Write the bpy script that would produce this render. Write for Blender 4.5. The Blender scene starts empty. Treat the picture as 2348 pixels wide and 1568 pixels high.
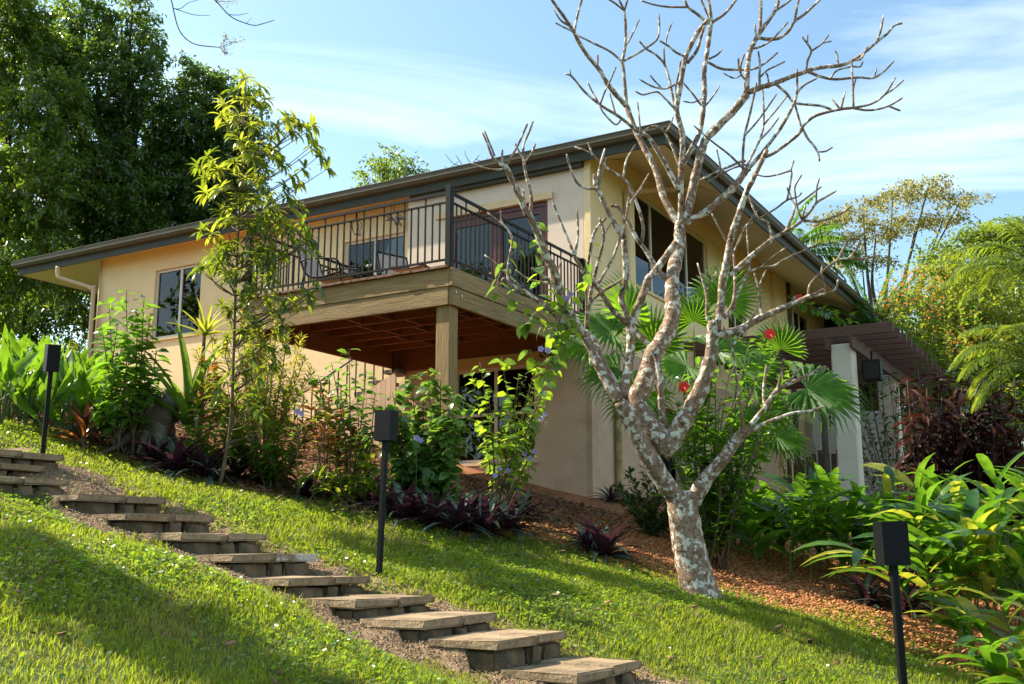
import bpy, bmesh, math, random
import numpy as np
from mathutils import Vector, Matrix, Quaternion
random.seed(7); RNG = np.random.default_rng(11)
SC = bpy.context.scene; COL = SC.collection
R = math.radians
# ------------------------------------------------------------------ camera (eye at the origin, pitched up)
FPX = 2400.0; PITCH = math.atan(471 / 2400.0); CP, SP = math.cos(PITCH), math.sin(PITCH)
cd = bpy.data.cameras.new('camera'); cam = bpy.data.objects.new('camera', cd); COL.objects.link(cam)
cam.location = (0, 0, 0); cam.rotation_euler = (R(90) + PITCH, 0, 0)
cd.sensor_width = 36; cd.lens = 36 * FPX / 2348; cd.clip_start = .05; cd.clip_end = 2000
SC.camera = cam
# ------------------------------------------------------------------ sky, sun, exposure
SUN_AZ = Vector((-0.95, 0.30)).normalized(); SUN_EL = R(44)
W_ = bpy.data.worlds.new('World'); SC.world = W_; W_.use_nodes = True
nt = W_.node_tree; nt.nodes.clear()
def wn(t): return nt.nodes.new(t)
sky = wn('ShaderNodeTexSky'); sky.sky_type = 'NISHITA'; sky.sun_disc = False
sky.sun_elevation = SUN_EL; sky.sun_rotation = math.atan2(SUN_AZ.x, SUN_AZ.y)
sky.air_density = 1.0; sky.dust_density = 1.6; sky.ozone_density = 1.0; sky.altitude = 0
tc = wn('ShaderNodeTexCoord'); sep = wn('ShaderNodeSeparateXYZ'); nt.links.new(tc.outputs['Generated'], sep.inputs[0])
mx = wn('ShaderNodeMath'); mx.operation = 'MAXIMUM'; mx.inputs[1].default_value = .06; nt.links.new(sep.outputs['Z'], mx.inputs[0])
dv = wn('ShaderNodeVectorMath'); dv.operation = 'DIVIDE'; cmb = wn('ShaderNodeCombineXYZ')
for i in range(3): nt.links.new(mx.outputs[0], cmb.inputs[i])
nt.links.new(tc.outputs['Generated'], dv.inputs[0]); nt.links.new(cmb.outputs[0], dv.inputs[1])
mp = wn('ShaderNodeMapping'); mp.inputs['Rotation'].default_value = (0, 0, R(-35)); mp.inputs['Scale'].default_value = (.8, 1.25, 1); mp.inputs['Location'].default_value = (1.3, .55, 0)
nt.links.new(dv.outputs[0], mp.inputs[0])
cn = wn('ShaderNodeTexNoise'); cn.inputs['Scale'].default_value = .55; cn.inputs['Detail'].default_value = 9; cn.inputs['Roughness'].default_value = .58; cn.inputs['Distortion'].default_value = .7
nt.links.new(mp.outputs[0], cn.inputs['Vector'])
cr = wn('ShaderNodeValToRGB'); cr.color_ramp.elements[0].position = .47; cr.color_ramp.elements[1].position = .78
cr.color_ramp.elements[0].color = (0, 0, 0, 1); cr.color_ramp.elements[1].color = (.9, .9, .9, 1)
nt.links.new(cn.outputs['Fac'], cr.inputs[0])
mixc = wn('ShaderNodeMix'); mixc.data_type = 'RGBA'; mixc.inputs[7].default_value = (7.3, 7.8, 7.9, 1)
tint = wn('ShaderNodeMix'); tint.data_type = 'RGBA'; tint.blend_type = 'MULTIPLY'; tint.inputs[0].default_value = 1; tint.inputs[7].default_value = (.92, 1.06, 1.0, 1)
nt.links.new(sky.outputs[0], tint.inputs[6]); nt.links.new(cr.outputs[0], mixc.inputs[0]); nt.links.new(tint.outputs[2], mixc.inputs[6])
bg = wn('ShaderNodeBackground'); bg.inputs['Strength'].default_value = .122
wo = wn('ShaderNodeOutputWorld'); nt.links.new(mixc.outputs[2], bg.inputs[0]); nt.links.new(bg.outputs[0], wo.inputs[0])
sd = bpy.data.lights.new('sun', 'SUN'); sd.energy = 5.0; sd.angle = R(.55); sd.color = (1, .89, .70)
sun = bpy.data.objects.new('sun', sd); COL.objects.link(sun)
sv = Vector((SUN_AZ.x * math.cos(SUN_EL), SUN_AZ.y * math.cos(SUN_EL), math.sin(SUN_EL)))
sun.rotation_euler = sv.to_track_quat('Z', 'Y').to_euler(); sun.location = sv * 60
vs = SC.view_settings; vs.view_transform = 'Standard'; vs.look = 'None'; vs.exposure = 1.2; vs.gamma = 1
cy = SC.cycles; cy.max_bounces = 7; cy.diffuse_bounces = 5; cy.glossy_bounces = 2; cy.transmission_bounces = 4; cy.transparent_max_bounces = 6; cy.caustics_reflective = False; cy.caustics_refractive = False
# ------------------------------------------------------------------ measuring helpers
def ray(x, y):
    u = (x - 1174) / FPX; v = (784 - y) / FPX
    return np.array([u, CP - v * SP, SP + v * CP])
def at(x, y, Y):
    r = ray(x, y); return r * (Y / r[1])
_yw = R(30.25)
SV = np.array([-math.cos(_yw), math.sin(_yw), 0]); TV = np.array([math.sin(_yw), math.cos(_yw), 0])
DK = at(1031, 608, 13.0)                       # outer corner of the deck
def st_of(x, y): return ((x - DK[0]) * SV[0] + (y - DK[1]) * SV[1], (x - DK[0]) * TV[0] + (y - DK[1]) * TV[1])
def wpt(s, t, z=0.0):
    q = DK + SV * s + TV * t; return np.array([q[0], q[1], z])
def soft(v, lo, hi, k):
    v = np.asarray(v, float)
    v = np.where(v > hi, hi + k * np.tanh((v - hi) / k), v)
    return np.where(v < lo, lo + k * np.tanh((v - lo) / k), v)
def gz(x, y):
    x = np.asarray(x, float); y = np.asarray(y, float)
    s = (x - DK[0]) * SV[0] + (y - DK[1]) * SV[1]; t = (x - DK[0]) * TV[0] + (y - DK[1]) * TV[1]
    z = -.23 + .26 * (soft(s, -6, 6, 8) + 1.94) + .06 * (soft(t, -10, 5, 6) + 4.03)
    b = .03 * np.sin(1.3 * x + .7 * y) + .022 * np.sin(2.1 * y - 1.1 * x + 2) + .012 * np.sin(3.7 * x + 2.9 * y)
    return z + b
def ground_hit(x, y):
    r = ray(x, y); r = r / r[1]
    Y = np.linspace(2.5, 60, 11501); d = r[2] * Y - gz(r[0] * Y, Y)
    i = np.argmax(d < 0); return r * Y[i]
def project(p):
    p = np.asarray(p); c = p[..., 1] * CP + p[..., 2] * SP; u = -p[..., 1] * SP + p[..., 2] * CP
    return 1174 + FPX * p[..., 0] / c, 784 - FPX * u / c
# ------------------------------------------------------------------ scene-graph helpers
def tag(o, label=None, cat=None, group=None, kind=None):
    if label: o['label'] = label
    if cat: o['category'] = cat
    if group: o['group'] = group
    if kind: o['kind'] = kind
    return o
def empty(name, loc, rz=0, label=None, cat=None, group=None):
    o = bpy.data.objects.new(name, None); COL.objects.link(o); o.location = loc; o.rotation_euler = (0, 0, rz)
    o.empty_display_size = .1
    return tag(o, label, cat, group)
def link(name, me, parent=None, loc=None, mat4=None):
    o = bpy.data.objects.new(name, me); COL.objects.link(o); o.parent = parent
    if loc is not None: o.location = loc
    if mat4 is not None: o.matrix_local = mat4
    return o
def newmesh(name, v, f, mat, smooth=False):
    me = bpy.data.meshes.new(name); v = np.asarray(v, np.float32).reshape(-1, 3)
    if isinstance(f, np.ndarray) and f.ndim == 2:
        n, k = f.shape
        me.vertices.add(len(v)); me.vertices.foreach_set('co', v.ravel())
        me.loops.add(n * k); me.loops.foreach_set('vertex_index', f.astype(np.int32).ravel())
        me.polygons.add(n); me.polygons.foreach_set('loop_start', np.arange(0, n * k, k, dtype=np.int32))
        me.update(calc_edges=True)
    else:
        me.from_pydata([tuple(p) for p in v.tolist()], [], [tuple(int(i) for i in q) for q in f]); me.update()
    if mat is not None: me.materials.append(mat)
    if smooth: me.polygons.foreach_set('use_smooth', np.ones(len(me.polygons), bool))
    return me
def mk(name, v, f, mat, parent=None, loc=None, smooth=False):
    return link(name, newmesh(name, v, f, mat, smooth), parent, loc)
BF = [(0, 3, 2, 1), (4, 5, 6, 7), (0, 1, 5, 4), (1, 2, 6, 5), (2, 3, 7, 6), (3, 0, 4, 7)]
def boxv(x0, x1, y0, y1, z0, z1):
    return [(x0, y0, z0), (x1, y0, z0), (x1, y1, z0), (x0, y1, z0), (x0, y0, z1), (x1, y0, z1), (x1, y1, z1), (x0, y1, z1)]
class MB:
    def __init__(s): s.v = []; s.f = []
    def add(s, v, f):
        o = len(s.v); s.v += [tuple(p) for p in np.asarray(v, float).tolist()]; s.f += [tuple(int(i) + o for i in q) for q in (f.tolist() if isinstance(f, np.ndarray) else f)]; return s
    def box(s, *a): return s.add(boxv(*a), BF)
    def tube(s, p, r, n=8): return s.add(*tube(p, r, n))
    def mesh(s, name, mat, smooth=False, bevel=0):
        me = newmesh(name, s.v, s.f, mat, smooth)
        if bevel: bevel_mesh(me, bevel)
        return me
    def build(s, name, mat, parent=None, loc=None, smooth=False, bevel=0):
        return link(name, s.mesh(name, mat, smooth, bevel), parent, loc)
def bevel_mesh(me, w):
    b = bmesh.new(); b.from_mesh(me)
    bmesh.ops.bevel(b, geom=list(b.edges), offset=w, segments=1, affect='EDGES', clamp_overlap=True)
    b.to_mesh(me); b.free()
def tube(pts, rad, n=8, cap=True):
    P = np.asarray(pts, float); m = len(P); r = np.broadcast_to(np.asarray(rad, float), (m,))
    tg = np.gradient(P, axis=0); tg /= np.linalg.norm(tg, axis=1)[:, None] + 1e-9
    up = np.array([0, 0, 1.]) if abs(tg[0][2]) < .9 else np.array([1., 0, 0])
    a = np.cross(tg[0], up); a /= np.linalg.norm(a); vs_ = []
    th = np.linspace(0, 2 * math.pi, n, endpoint=False)
    for i in range(m):
        a = a - tg[i] * (a @ tg[i]); a /= np.linalg.norm(a) + 1e-9; b = np.cross(tg[i], a)
        vs_.append(P[i] + r[i] * (np.cos(th)[:, None] * a + np.sin(th)[:, None] * b))
    v = np.concatenate(vs_); f = []
    for i in range(m - 1):
        for j in range(n):
            k = (j + 1) % n; f.append((i * n + j, i * n + k, (i + 1) * n + k, (i + 1) * n + j))
    if cap: f.append(tuple(range(n - 1, -1, -1))); f.append(tuple(range((m - 1) * n, m * n)))
    return v, f
def spline(pts, per=5):
    P = np.asarray(pts, float)
    if len(P) < 3: return np.array([P[0] + (P[-1] - P[0]) * k / per for k in range(per + 1)])
    Q = np.vstack([2 * P[0] - P[1], P, 2 * P[-1] - P[-2]]); out = []
    for i in range(1, len(Q) - 2):
        for k in range(per):
            t = k / per
            out.append(.5 * (2 * Q[i] + (Q[i + 1] - Q[i - 1]) * t + (2 * Q[i - 1] - 5 * Q[i] + 4 * Q[i + 1] - Q[i + 2]) * t * t + (3 * Q[i] - Q[i - 1] - 3 * Q[i + 1] + Q[i + 2]) * t ** 3))
    out.append(P[-1]); return np.array(out)
# ------------------------------------------------------------------ materials
def new_mat(name):
    m = bpy.data.materials.new(name); m.use_nodes = True; t = m.node_tree
    return m, t, t.nodes['Principled BSDF'], t.nodes['Material Output']
def surf(name, c1, c2=None, scale=8, rough=.7, bump=.15, bscale=None, stretch=(1, 1, 1), c3=None, s3=1.2, t3=(.5, .7), spec=.4, metal=0, detail=8, dist=.02):
    """painted / stone / wood surface: two tones of noise, an optional third stain with its own shape, fine relief"""
    m, t, b, o = new_mat(name); N = t.nodes; L = t.links
    tcn = N.new('ShaderNodeTexCoord'); mpn = N.new('ShaderNodeMapping'); mpn.inputs['Scale'].default_value = stretch
    L.new(tcn.outputs['Object'], mpn.inputs[0])
    n1 = N.new('ShaderNodeTexNoise'); n1.inputs['Scale'].default_value = scale; n1.inputs['Detail'].default_value = detail; n1.inputs['Roughness'].default_value = .62
    L.new(mpn.outputs[0], n1.inputs['Vector'])
    rp = N.new('ShaderNodeValToRGB'); rp.color_ramp.elements[0].position = .33; rp.color_ramp.elements[1].position = .68
    rp.color_ramp.elements[0].color = (*c1, 1); rp.color_ramp.elements[1].color = (*(c2 or c1), 1)
    L.new(n1.outputs['Fac'], rp.inputs[0]); colr = rp.outputs[0]
    oi = N.new('ShaderNodeObjectInfo'); hs = N.new('ShaderNodeHueSaturation')
    mr = N.new('ShaderNodeMapRange'); mr.inputs[3].default_value = .86; mr.inputs[4].default_value = 1.1; L.new(oi.outputs['Random'], mr.inputs[0])
    if c3:
        n3 = N.new('ShaderNodeTexNoise'); n3.inputs['Scale'].default_value = s3; n3.inputs['Detail'].default_value = 10; n3.inputs['Roughness'].default_value = .68
        L.new(tcn.outputs['Object'], n3.inputs['Vector'])
        r3 = N.new('ShaderNodeValToRGB'); r3.color_ramp.elements[0].position = t3[0]; r3.color_ramp.elements[1].position = t3[1]; L.new(n3.outputs['Fac'], r3.inputs[0])
        mxn = N.new('ShaderNodeMix'); mxn.data_type = 'RGBA'; mxn.inputs[7].default_value = (*c3, 1)
        L.new(r3.outputs[0], mxn.inputs[0]); L.new(colr, mxn.inputs[6]); colr = mxn.outputs[2]
    L.new(mr.outputs[0], hs.inputs['Value']); L.new(colr, hs.inputs['Color']); L.new(hs.outputs[0], b.inputs['Base Color'])
    b.inputs['Roughness'].default_value = rough; b.inputs['Specular IOR Level'].default_value = spec; b.inputs['Metallic'].default_value = metal
    if bump:
        n2 = N.new('ShaderNodeTexNoise'); n2.inputs['Scale'].default_value = bscale or scale * 4; n2.inputs['Detail'].default_value = 6
        L.new(mpn.outputs[0], n2.inputs['Vector'])
        bp = N.new('ShaderNodeBump'); bp.inputs['Strength'].default_value = bump; bp.inputs['Distance'].default_value = dist
        L.new(n2.outputs['Fac'], bp.inputs['Height']); L.new(bp.outputs[0], b.inputs['Normal'])
    return m
def leafmat(name, dark, light, trans=None, tfac=.42, rough=.34, spec=.5, dry=None):
    """leaf: glossy upper face over a translucent blade; tone differs from leaf to leaf"""
    m, t, b, o = new_mat(name); N = t.nodes; L = t.links
    g = N.new('ShaderNodeNewGeometry'); oi = N.new('ShaderNodeObjectInfo')
    ad = N.new('ShaderNodeMath'); ad.operation = 'ADD'; L.new(g.outputs['Random Per Island'], ad.inputs[0]); L.new(oi.outputs['Random'], ad.inputs[1])
    fr = N.new('ShaderNodeMath'); fr.operation = 'FRACT'; L.new(ad.outputs[0], fr.inputs[0])
    rp = N.new('ShaderNodeValToRGB'); rp.color_ramp.elements[0].color = (*dark, 1); rp.color_ramp.elements[1].color = (*light, 1)
    L.new(fr.outputs[0], rp.inputs[0])
    nz = N.new('ShaderNodeTexNoise'); nz.inputs['Scale'].default_value = 9; nz.inputs['Detail'].default_value = 3
    L.new(g.outputs['Position'], nz.inputs['Vector'])
    mr = N.new('ShaderNodeMapRange'); mr.inputs[1].default_value = .3; mr.inputs[2].default_value = .7; mr.inputs[3].default_value = .75; mr.inputs[4].default_value = 1.25; L.new(nz.outputs['Fac'], mr.inputs[0])
    hs = N.new('ShaderNodeHueSaturation'); L.new(mr.outputs[0], hs.inputs['Value']); src = rp.outputs[0]; tsrc = None
    if dry:
        n2 = N.new('ShaderNodeTexNoise'); n2.inputs['Scale'].default_value = 1.7; n2.inputs['Detail'].default_value = 5; n2.inputs['Roughness'].default_value = .65; L.new(g.outputs['Position'], n2.inputs['Vector'])
        a2 = N.new('ShaderNodeMath'); a2.operation = 'MULTIPLY_ADD'; a2.inputs[1].default_value = .35; L.new(fr.outputs[0], a2.inputs[0]); L.new(n2.outputs['Fac'], a2.inputs[2])
        r2 = N.new('ShaderNodeValToRGB'); r2.color_ramp.elements[0].position = .76; r2.color_ramp.elements[1].position = 1.0; L.new(a2.outputs[0], r2.inputs[0])
        xm = N.new('ShaderNodeMix'); xm.data_type = 'RGBA'; xm.inputs[7].default_value = (*dry, 1); L.new(r2.outputs[0], xm.inputs[0]); L.new(src, xm.inputs[6]); src = xm.outputs[2]
        xt = N.new('ShaderNodeMix'); xt.data_type = 'RGBA'; xt.inputs[6].default_value = (*trans, 1); xt.inputs[7].default_value = (*[min(1, q * 1.5) for q in dry], 1); L.new(r2.outputs[0], xt.inputs[0]); tsrc = xt.outputs[2]
    L.new(src, hs.inputs['Color'])
    L.new(hs.outputs[0], b.inputs['Base Color']); b.inputs['Roughness'].default_value = rough; b.inputs['Specular IOR Level'].default_value = spec
    if trans:
        tr = N.new('ShaderNodeBsdfTranslucent'); h2 = N.new('ShaderNodeHueSaturation'); h2.inputs['Color'].default_value = (*trans, 1); L.new(mr.outputs[0], h2.inputs['Value'])
        if tsrc: L.new(tsrc, h2.inputs['Color'])
        L.new(h2.outputs[0], tr.inputs['Color'])
        ms = N.new('ShaderNodeMixShader'); ms.inputs[0].default_value = tfac; L.new(b.outputs[0], ms.inputs[1]); L.new(tr.outputs[0], ms.inputs[2]); L.new(ms.outputs[0], o.inputs[0])
    return m
M = {}
M['cream'] = surf('bounce_warmed_cream_wall', (.74, .56, .29), (.80, .62, .34), 3, .75, .12, 60, c3=(.62, .46, .24), s3=.9, t3=(.52, .82))  # yellower cream: warm light bounced off the deck is put into the colour
M['pale'] = surf('skylight_paled_cream_wall', (.68, .55, .42), (.74, .61, .48), 3, .75, .12, 60, c3=(.56, .44, .32), s3=.9, t3=(.52, .85))  # same cream wall as seen under skylight, that light put into its colour
M['lower'] = surf('weathered_lower_wall_paint', (.60, .41, .27), (.68, .48, .33), 2.5, .8, .15, 50, c3=(.40, .27, .16), s3=1.1, t3=(.5, .78))
M['soffit'] = surf('soffit_paint', (.78, .67, .46), (.82, .71, .50), 2, .7, .04, 40)
M['fascia'] = surf('dark_olive_metal', (.048, .050, .038), (.068, .070, .052), 4, .6, .03, 60, spec=.15)
M['trim'] = surf('warm_trim_paint', (.62, .44, .22), (.68, .50, .27), 4, .6, .05)
M['white'] = surf('window_frame_paint', (.62, .58, .48), (.68, .64, .55), 6, .45, .03)
M['door'] = surf('red_brown_door_timber', (.085, .018, .012), (.13, .032, .020), 3, .32, .1, 20, stretch=(6, 6, .6))
M['black'] = surf('black_powder_coat', (.0045, .0055, .007), (.008, .009, .011), 20, .5, .04, 90, spec=.15)
M['curtain'] = surf('olive_curtain_cloth', (.10, .085, .035), (.16, .13, .055), 5, .9, .2, 60, stretch=(8, 8, .3))
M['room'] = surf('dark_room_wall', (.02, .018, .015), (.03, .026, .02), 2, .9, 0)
WD1, WD2, WD3 = (.20, .125, .050), (.36, .24, .105), (.11, .085, .030)
M['woodx'] = surf('weathered_timber_along', WD1, WD2, 2.2, .8, .35, 7, stretch=(1, 14, 14), c3=WD3, s3=1.6, t3=(.55, .72))
M['woody'] = surf('weathered_timber_across', WD1, WD2, 2.2, .8, .35, 7, stretch=(14, 1, 14), c3=(.10, .12, .03), s3=1.2, t3=(.55, .72))
M['woodz'] = surf('weathered_timber_upright', WD1, WD2, 2.2, .8, .35, 7, stretch=(14, 14, 1), c3=WD3, s3=1.6, t3=(.58, .75))
M['joist'] = surf('red_under_deck_timber', (.20, .065, .022), (.30, .105, .035), 2.2, .75, .3, 7, stretch=(1, 12, 12))
M['joisty'] = surf('red_under_deck_timber_across', (.20, .065, .022), (.30, .105, .035), 2.2, .75, .3, 7, stretch=(12, 1, 12))
M['deckb'] = surf('deck_board_timber', (.12, .055, .028), (.22, .11, .055), 3, .75, .3, 9, stretch=(10, 1, 10), c3=(.06, .05, .03), s3=3, t3=(.55, .75))
M['perg'] = surf('dark_red_pergola_timber', (.070, .030, .016), (.13, .060, .033), 2.5, .55, .3, 8, stretch=(1, 12, 12))
M['pergy'] = surf('dark_red_pergola_timber_across', (.070, .030, .016), (.13, .060, .033), 2.5, .55, .3, 8, stretch=(12, 1, 12))
M['colm'] = surf('pale_column_render', (.55, .52, .40), (.64, .60, .48), 3, .8, .12, 30, c3=(.30, .28, .18), s3=2, t3=(.58, .8))
M['pipe'] = surf('cream_downpipe_paint', (.60, .46, .27), (.66, .52, .33), 4, .5, .03)
M['mosspipe'] = surf('mossy_downpipe', (.36, .28, .12), (.46, .36, .17), 4, .6, .1, c3=(.14, .12, .03), s3=3, t3=(.45, .65))
gm, gt, gb, go_ = new_mat('window_glass'); gb.inputs['Base Color'].default_value = (.8, .85, .85, 1); gb.inputs['Roughness'].default_value = .02
_gl = gt.nodes.new('ShaderNodeBsdfGlossy'); _gl.inputs['Roughness'].default_value = .015; _tr = gt.nodes.new('ShaderNodeBsdfTransparent'); _tr.inputs[0].default_value = (.42, .46, .42, 1)
_fr = gt.nodes.new('ShaderNodeFresnel'); _fr.inputs[0].default_value = 1.55; _ms = gt.nodes.new('ShaderNodeMixShader')
gt.links.new(_fr.outputs[0], _ms.inputs[0]); gt.links.new(_tr.outputs[0], _ms.inputs[1]); gt.links.new(_gl.outputs[0], _ms.inputs[2]); gt.links.new(_ms.outputs[0], go_.inputs[0])
M['glass'] = gm
# ================================================================== GROUND
STEP_F = [(.393, 6.593, -.75), (-.086, 6.872, -.585), (-.587, 7.164, -.474), (-1.091, 7.458, -.356), (-1.609, 7.76, -.226),
          (-2.111, 8.053, -.055), (-2.597, 8.337, .111), (-3.149, 8.659, .276), (-3.676, 8.966, .45)]
_gz0 = gz
def gz(x, y):
    z = _gz0(x, y); s = (np.asarray(x, float) - DK[0]) * SV[0] + (np.asarray(y, float) - DK[1]) * SV[1]
    t = (np.asarray(x, float) - DK[0]) * TV[0] + (np.asarray(y, float) - DK[1]) * TV[1]
    on = 1 / (1 + np.exp(-(s + 4.9) / .15)) / (1 + np.exp((s - 2.6) / .3))
    dip = 1 / (1 + np.exp(-(t + 4.99) / .04)) / (1 + np.exp((t + 3.80) / .04))
    return z - .09 * np.exp(-((t + 5.10) / .22) ** 2) * on - .24 * on * dip
ST_S = np.array([st_of(a, b)[0] for a, b, c in STEP_F]); ST_Z = np.array([c for a, b, c in STEP_F])
def path_z(x, y):
    """trodden gravel: level behind each riser, falling away at the left, meeting the lawn at the right"""
    s, t = st_of(np.asarray(x, float), np.asarray(y, float)); n = np.clip(np.searchsorted(ST_S, s - .22) - 1, -1, len(ST_S) - 1)
    lv = np.where(n < 0, ST_Z[0] - .165, ST_Z[np.maximum(n, 0)] - .048) + .26 * np.maximum(0, s - ST_S[-1] - .35); k = t + 4.93
    wl = np.clip((k + .05) / .06, 0, 1); wr = np.clip((1.10 - k) / .20, 0, 1); on = np.clip((ST_S[-1] + 1.1 - s) / .5, 0, 1)
    right = _gz0(x, y) - .02; left = _gz0(x, y) - .09 * np.exp(-((t + 5.10) / .22) ** 2)
    z = np.where(k > .5, right * (1 - wr) + lv * wr, left * (1 - wl) + lv * wl)
    return z * on + np.where(k < .5, left, right) * (1 - on)
def surf_z(x, y):
    s, t = st_of(np.asarray(x, float), np.asarray(y, float)); k = t + 4.93
    return np.where((k > -.2) & (k < 1.32) & (s > -5.5) & (s < 2.6), np.maximum(gz(x, y), path_z(x, y)), gz(x, y))
BED_S = np.array([-40, -14, -9, -6.16, -4.78, -3.16, -2.0, -1.6, -1.28, 0, 1.2, 3.5, 6, 40.])
BED_T = np.array([-6, -4.2, -2.2, -.6, .10, -.40, -.45, -.7, -1.42, -2.1, -2.75, -3.1, -3.3, -4.])
def bed_t(s): return np.interp(s, BED_S, BED_T) + .07 * np.sin(5.1 * s) + .05 * np.sin(11.3 * s + 1)
def axis_pts(lo, a, b, hi, fine):
    mid = np.arange(a, b + 1e-6, fine); l, r = [], []
    q, d = a, fine
    while q > lo: d *= 1.35; q -= d; l.append(max(q, lo))
    q, d = b, fine
    while q < hi: d *= 1.35; q += d; r.append(min(q, hi))
    return np.concatenate([l[::-1], mid, r])
gx = axis_pts(-400, -8, 8, 400, .14); gy = axis_pts(-60, 3, 17, 600, .14)
X, Y = np.meshgrid(gx, gy); Z = gz(X, Y); nx, ny = len(gx), len(gy)
idx = np.arange(nx * ny).reshape(ny, nx)
gf = np.stack([idx[:-1, :-1].ravel(), idx[:-1, 1:].ravel(), idx[1:, 1:].ravel(), idx[1:, :-1].ravel()], 1)
M['soil'] = surf('lawn_soil_and_thatch', (.040, .058, .014), (.10, .085, .035), 5, .95, .5, 40, c3=(.055, .085, .018), s3=2.5, t3=(.42, .6))
ground = mk('lawn_ground', np.stack([X, Y, Z], -1).reshape(-1, 3), gf, M['soil'], smooth=True); tag(ground, kind='structure')
# planting bed draped over the slope
M['mulch'] = surf('orange_bark_mulch_ground', (.24, .082, .030), (.46, .19, .075), 14, .95, .7, 60, c3=(.09, .05, .028), s3=1.4, t3=(.48, .68))
bs = np.arange(-16, 12, .15); bk = np.concatenate([np.linspace(0, 3, 22), np.linspace(3.3, 18, 26)])
bv = []
for s in bs:
    t0 = float(bed_t(s))
    for k in bk:
        q = wpt(s, t0 + k); bv.append((q[0], q[1], float(gz(q[0], q[1])) + (.012 if k > 0 else -.01)))
nb = len(bk); ii = np.arange(len(bs) * nb).reshape(len(bs), nb)
bf = np.stack([ii[:-1, :-1].ravel(), ii[:-1, 1:].ravel(), ii[1:, 1:].ravel(), ii[1:, :-1].ravel()], 1)
tag(mk('mulch_bed', bv, bf, M['mulch'], smooth=True), kind='structure')
# gravel band beside and between the steps
M['gravel'] = surf('brown_gravel_ground', (.22, .14, .080), (.36, .25, .15), 30, .95, .9, 70, c3=(.11, .07, .035), s3=3, t3=(.5, .7))
gs = np.arange(-5.6, 2.9, .045); gk = np.array([-.36, -.26, -.16, -.10, -.06, -.03, .01, .1, .25, .45, .65, .8, .92, .97, 1.02, 1.08, 1.16, 1.26, 1.36]); gv = []
for s in gs:
    sh = 0.
    for k in gk:
        e = .09 * math.sin(4.3 * s + (1 if k > .4 else 4)) + .05 * math.sin(9.7 * s + k)
        q = wpt(s, -4.93 + sh + k + (e if k < -.2 else 0)); gv.append((q[0], q[1], float(path_z(q[0], q[1])) + (.010 if -.3 < k < 1.2 else (-.03 if k < 0 else .0))))
ng = len(gk); ii = np.arange(len(gs) * ng).reshape(len(gs), ng)
gf2 = np.stack([ii[:-1, :-1].ravel(), ii[:-1, 1:].ravel(), ii[1:, 1:].ravel(), ii[1:, :-1].ravel()], 1)
tag(mk('gravel_path', gv, gf2, M['gravel'], smooth=True), kind='structure')
def in_gravel(s, t):
    k = t + 4.93
    return (s > -5.5) & (s < 2.7) & (k > -.13 + .09 * np.sin(4.3 * s + 4) + .04 * np.sin(17 * s)) & (k < .99 + .08 * np.sin(4.3 * s + 1) + .04 * np.sin(19 * s))
# ================================================================== STEPS
STONE = surf('step_slab_concrete', (.22, .15, .085), (.37, .27, .165), 9, .9, .5, 45, c3=(.10, .072, .04), s3=3.6, t3=(.46, .66))
STONEW = surf('step_slab_with_white_paint_rest', (.55, .52, .46), (.66, .62, .56), 6, .85, .3, 45, c3=(.25, .18, .11), s3=5, t3=(.52, .62))
BLOCK = surf('rough_retaining_block', (.095, .064, .036), (.21, .145, .085), 7, .95, .8, 22, c3=(.035, .036, .022), s3=3.2, t3=(.48, .66), dist=.03)
def rock_box(mb_name, dims, mat, seed, rough=.012, cuts=3):
    b = bmesh.new(); bmesh.ops.create_cube(b, size=1)
    bmesh.ops.scale(b, vec=dims, verts=b.verts)
    bmesh.ops.bevel(b, geom=list(b.edges), offset=min(dims) * .13, segments=2, affect='EDGES')
    rr = random.Random(seed)
    for v in b.verts: v.co += Vector((rr.uniform(-1, 1), rr.uniform(-1, 1), rr.uniform(-1, 1))) * rough
    me = bpy.data.meshes.new(mb_name); b.to_mesh(me); b.free(); me.materials.append(mat)
    return me
slabA = [rock_box('cap_slab', (.54, .50, .058), STONE, 20 + i, .008) for i in range(3)]
slabB = [rock_box('cap_slab', (.54, .455, .058), STONE, 30 + i, .008) for i in range(3)]
slabW = rock_box('cap_slab', (.54, .50, .058), STONEW, 41, .004)
blk = [[rock_box('riser_block', (.44, w, .17), BLOCK, 50 + 7 * i + j, .016) for j, w in enumerate((.40, .17, .28))] for i in range(3)]
step_lab = ['lowest stone step, its slab tops cut by the bottom edge of the photo', 'second lowest stone step, with a broad sunlit slab top', 'third lowest stone step of the garden flight',
            'fourth lowest stone step, in front of the middle lamp post', 'fifth lowest stone step, just left of the middle lamp foot', 'stone step with a white painted front edge on its slab',
            'stone step directly above the one with the white painted edge', 'stone step two above the one with the white painted edge', 'long stone step ending left beside the heap of gravel',
            'stone step running off the left edge, lower of the upper three', 'stone step beside the foot of the left lamp post', 'topmost stone step, sunk into the grass behind the left lamp post']
sf = list(STEP_F) + [(-4.47, 8.66, .60), (-4.85, 8.98, .745), (-4.80, 9.32, .875)]
ROT = -_yw
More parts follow.
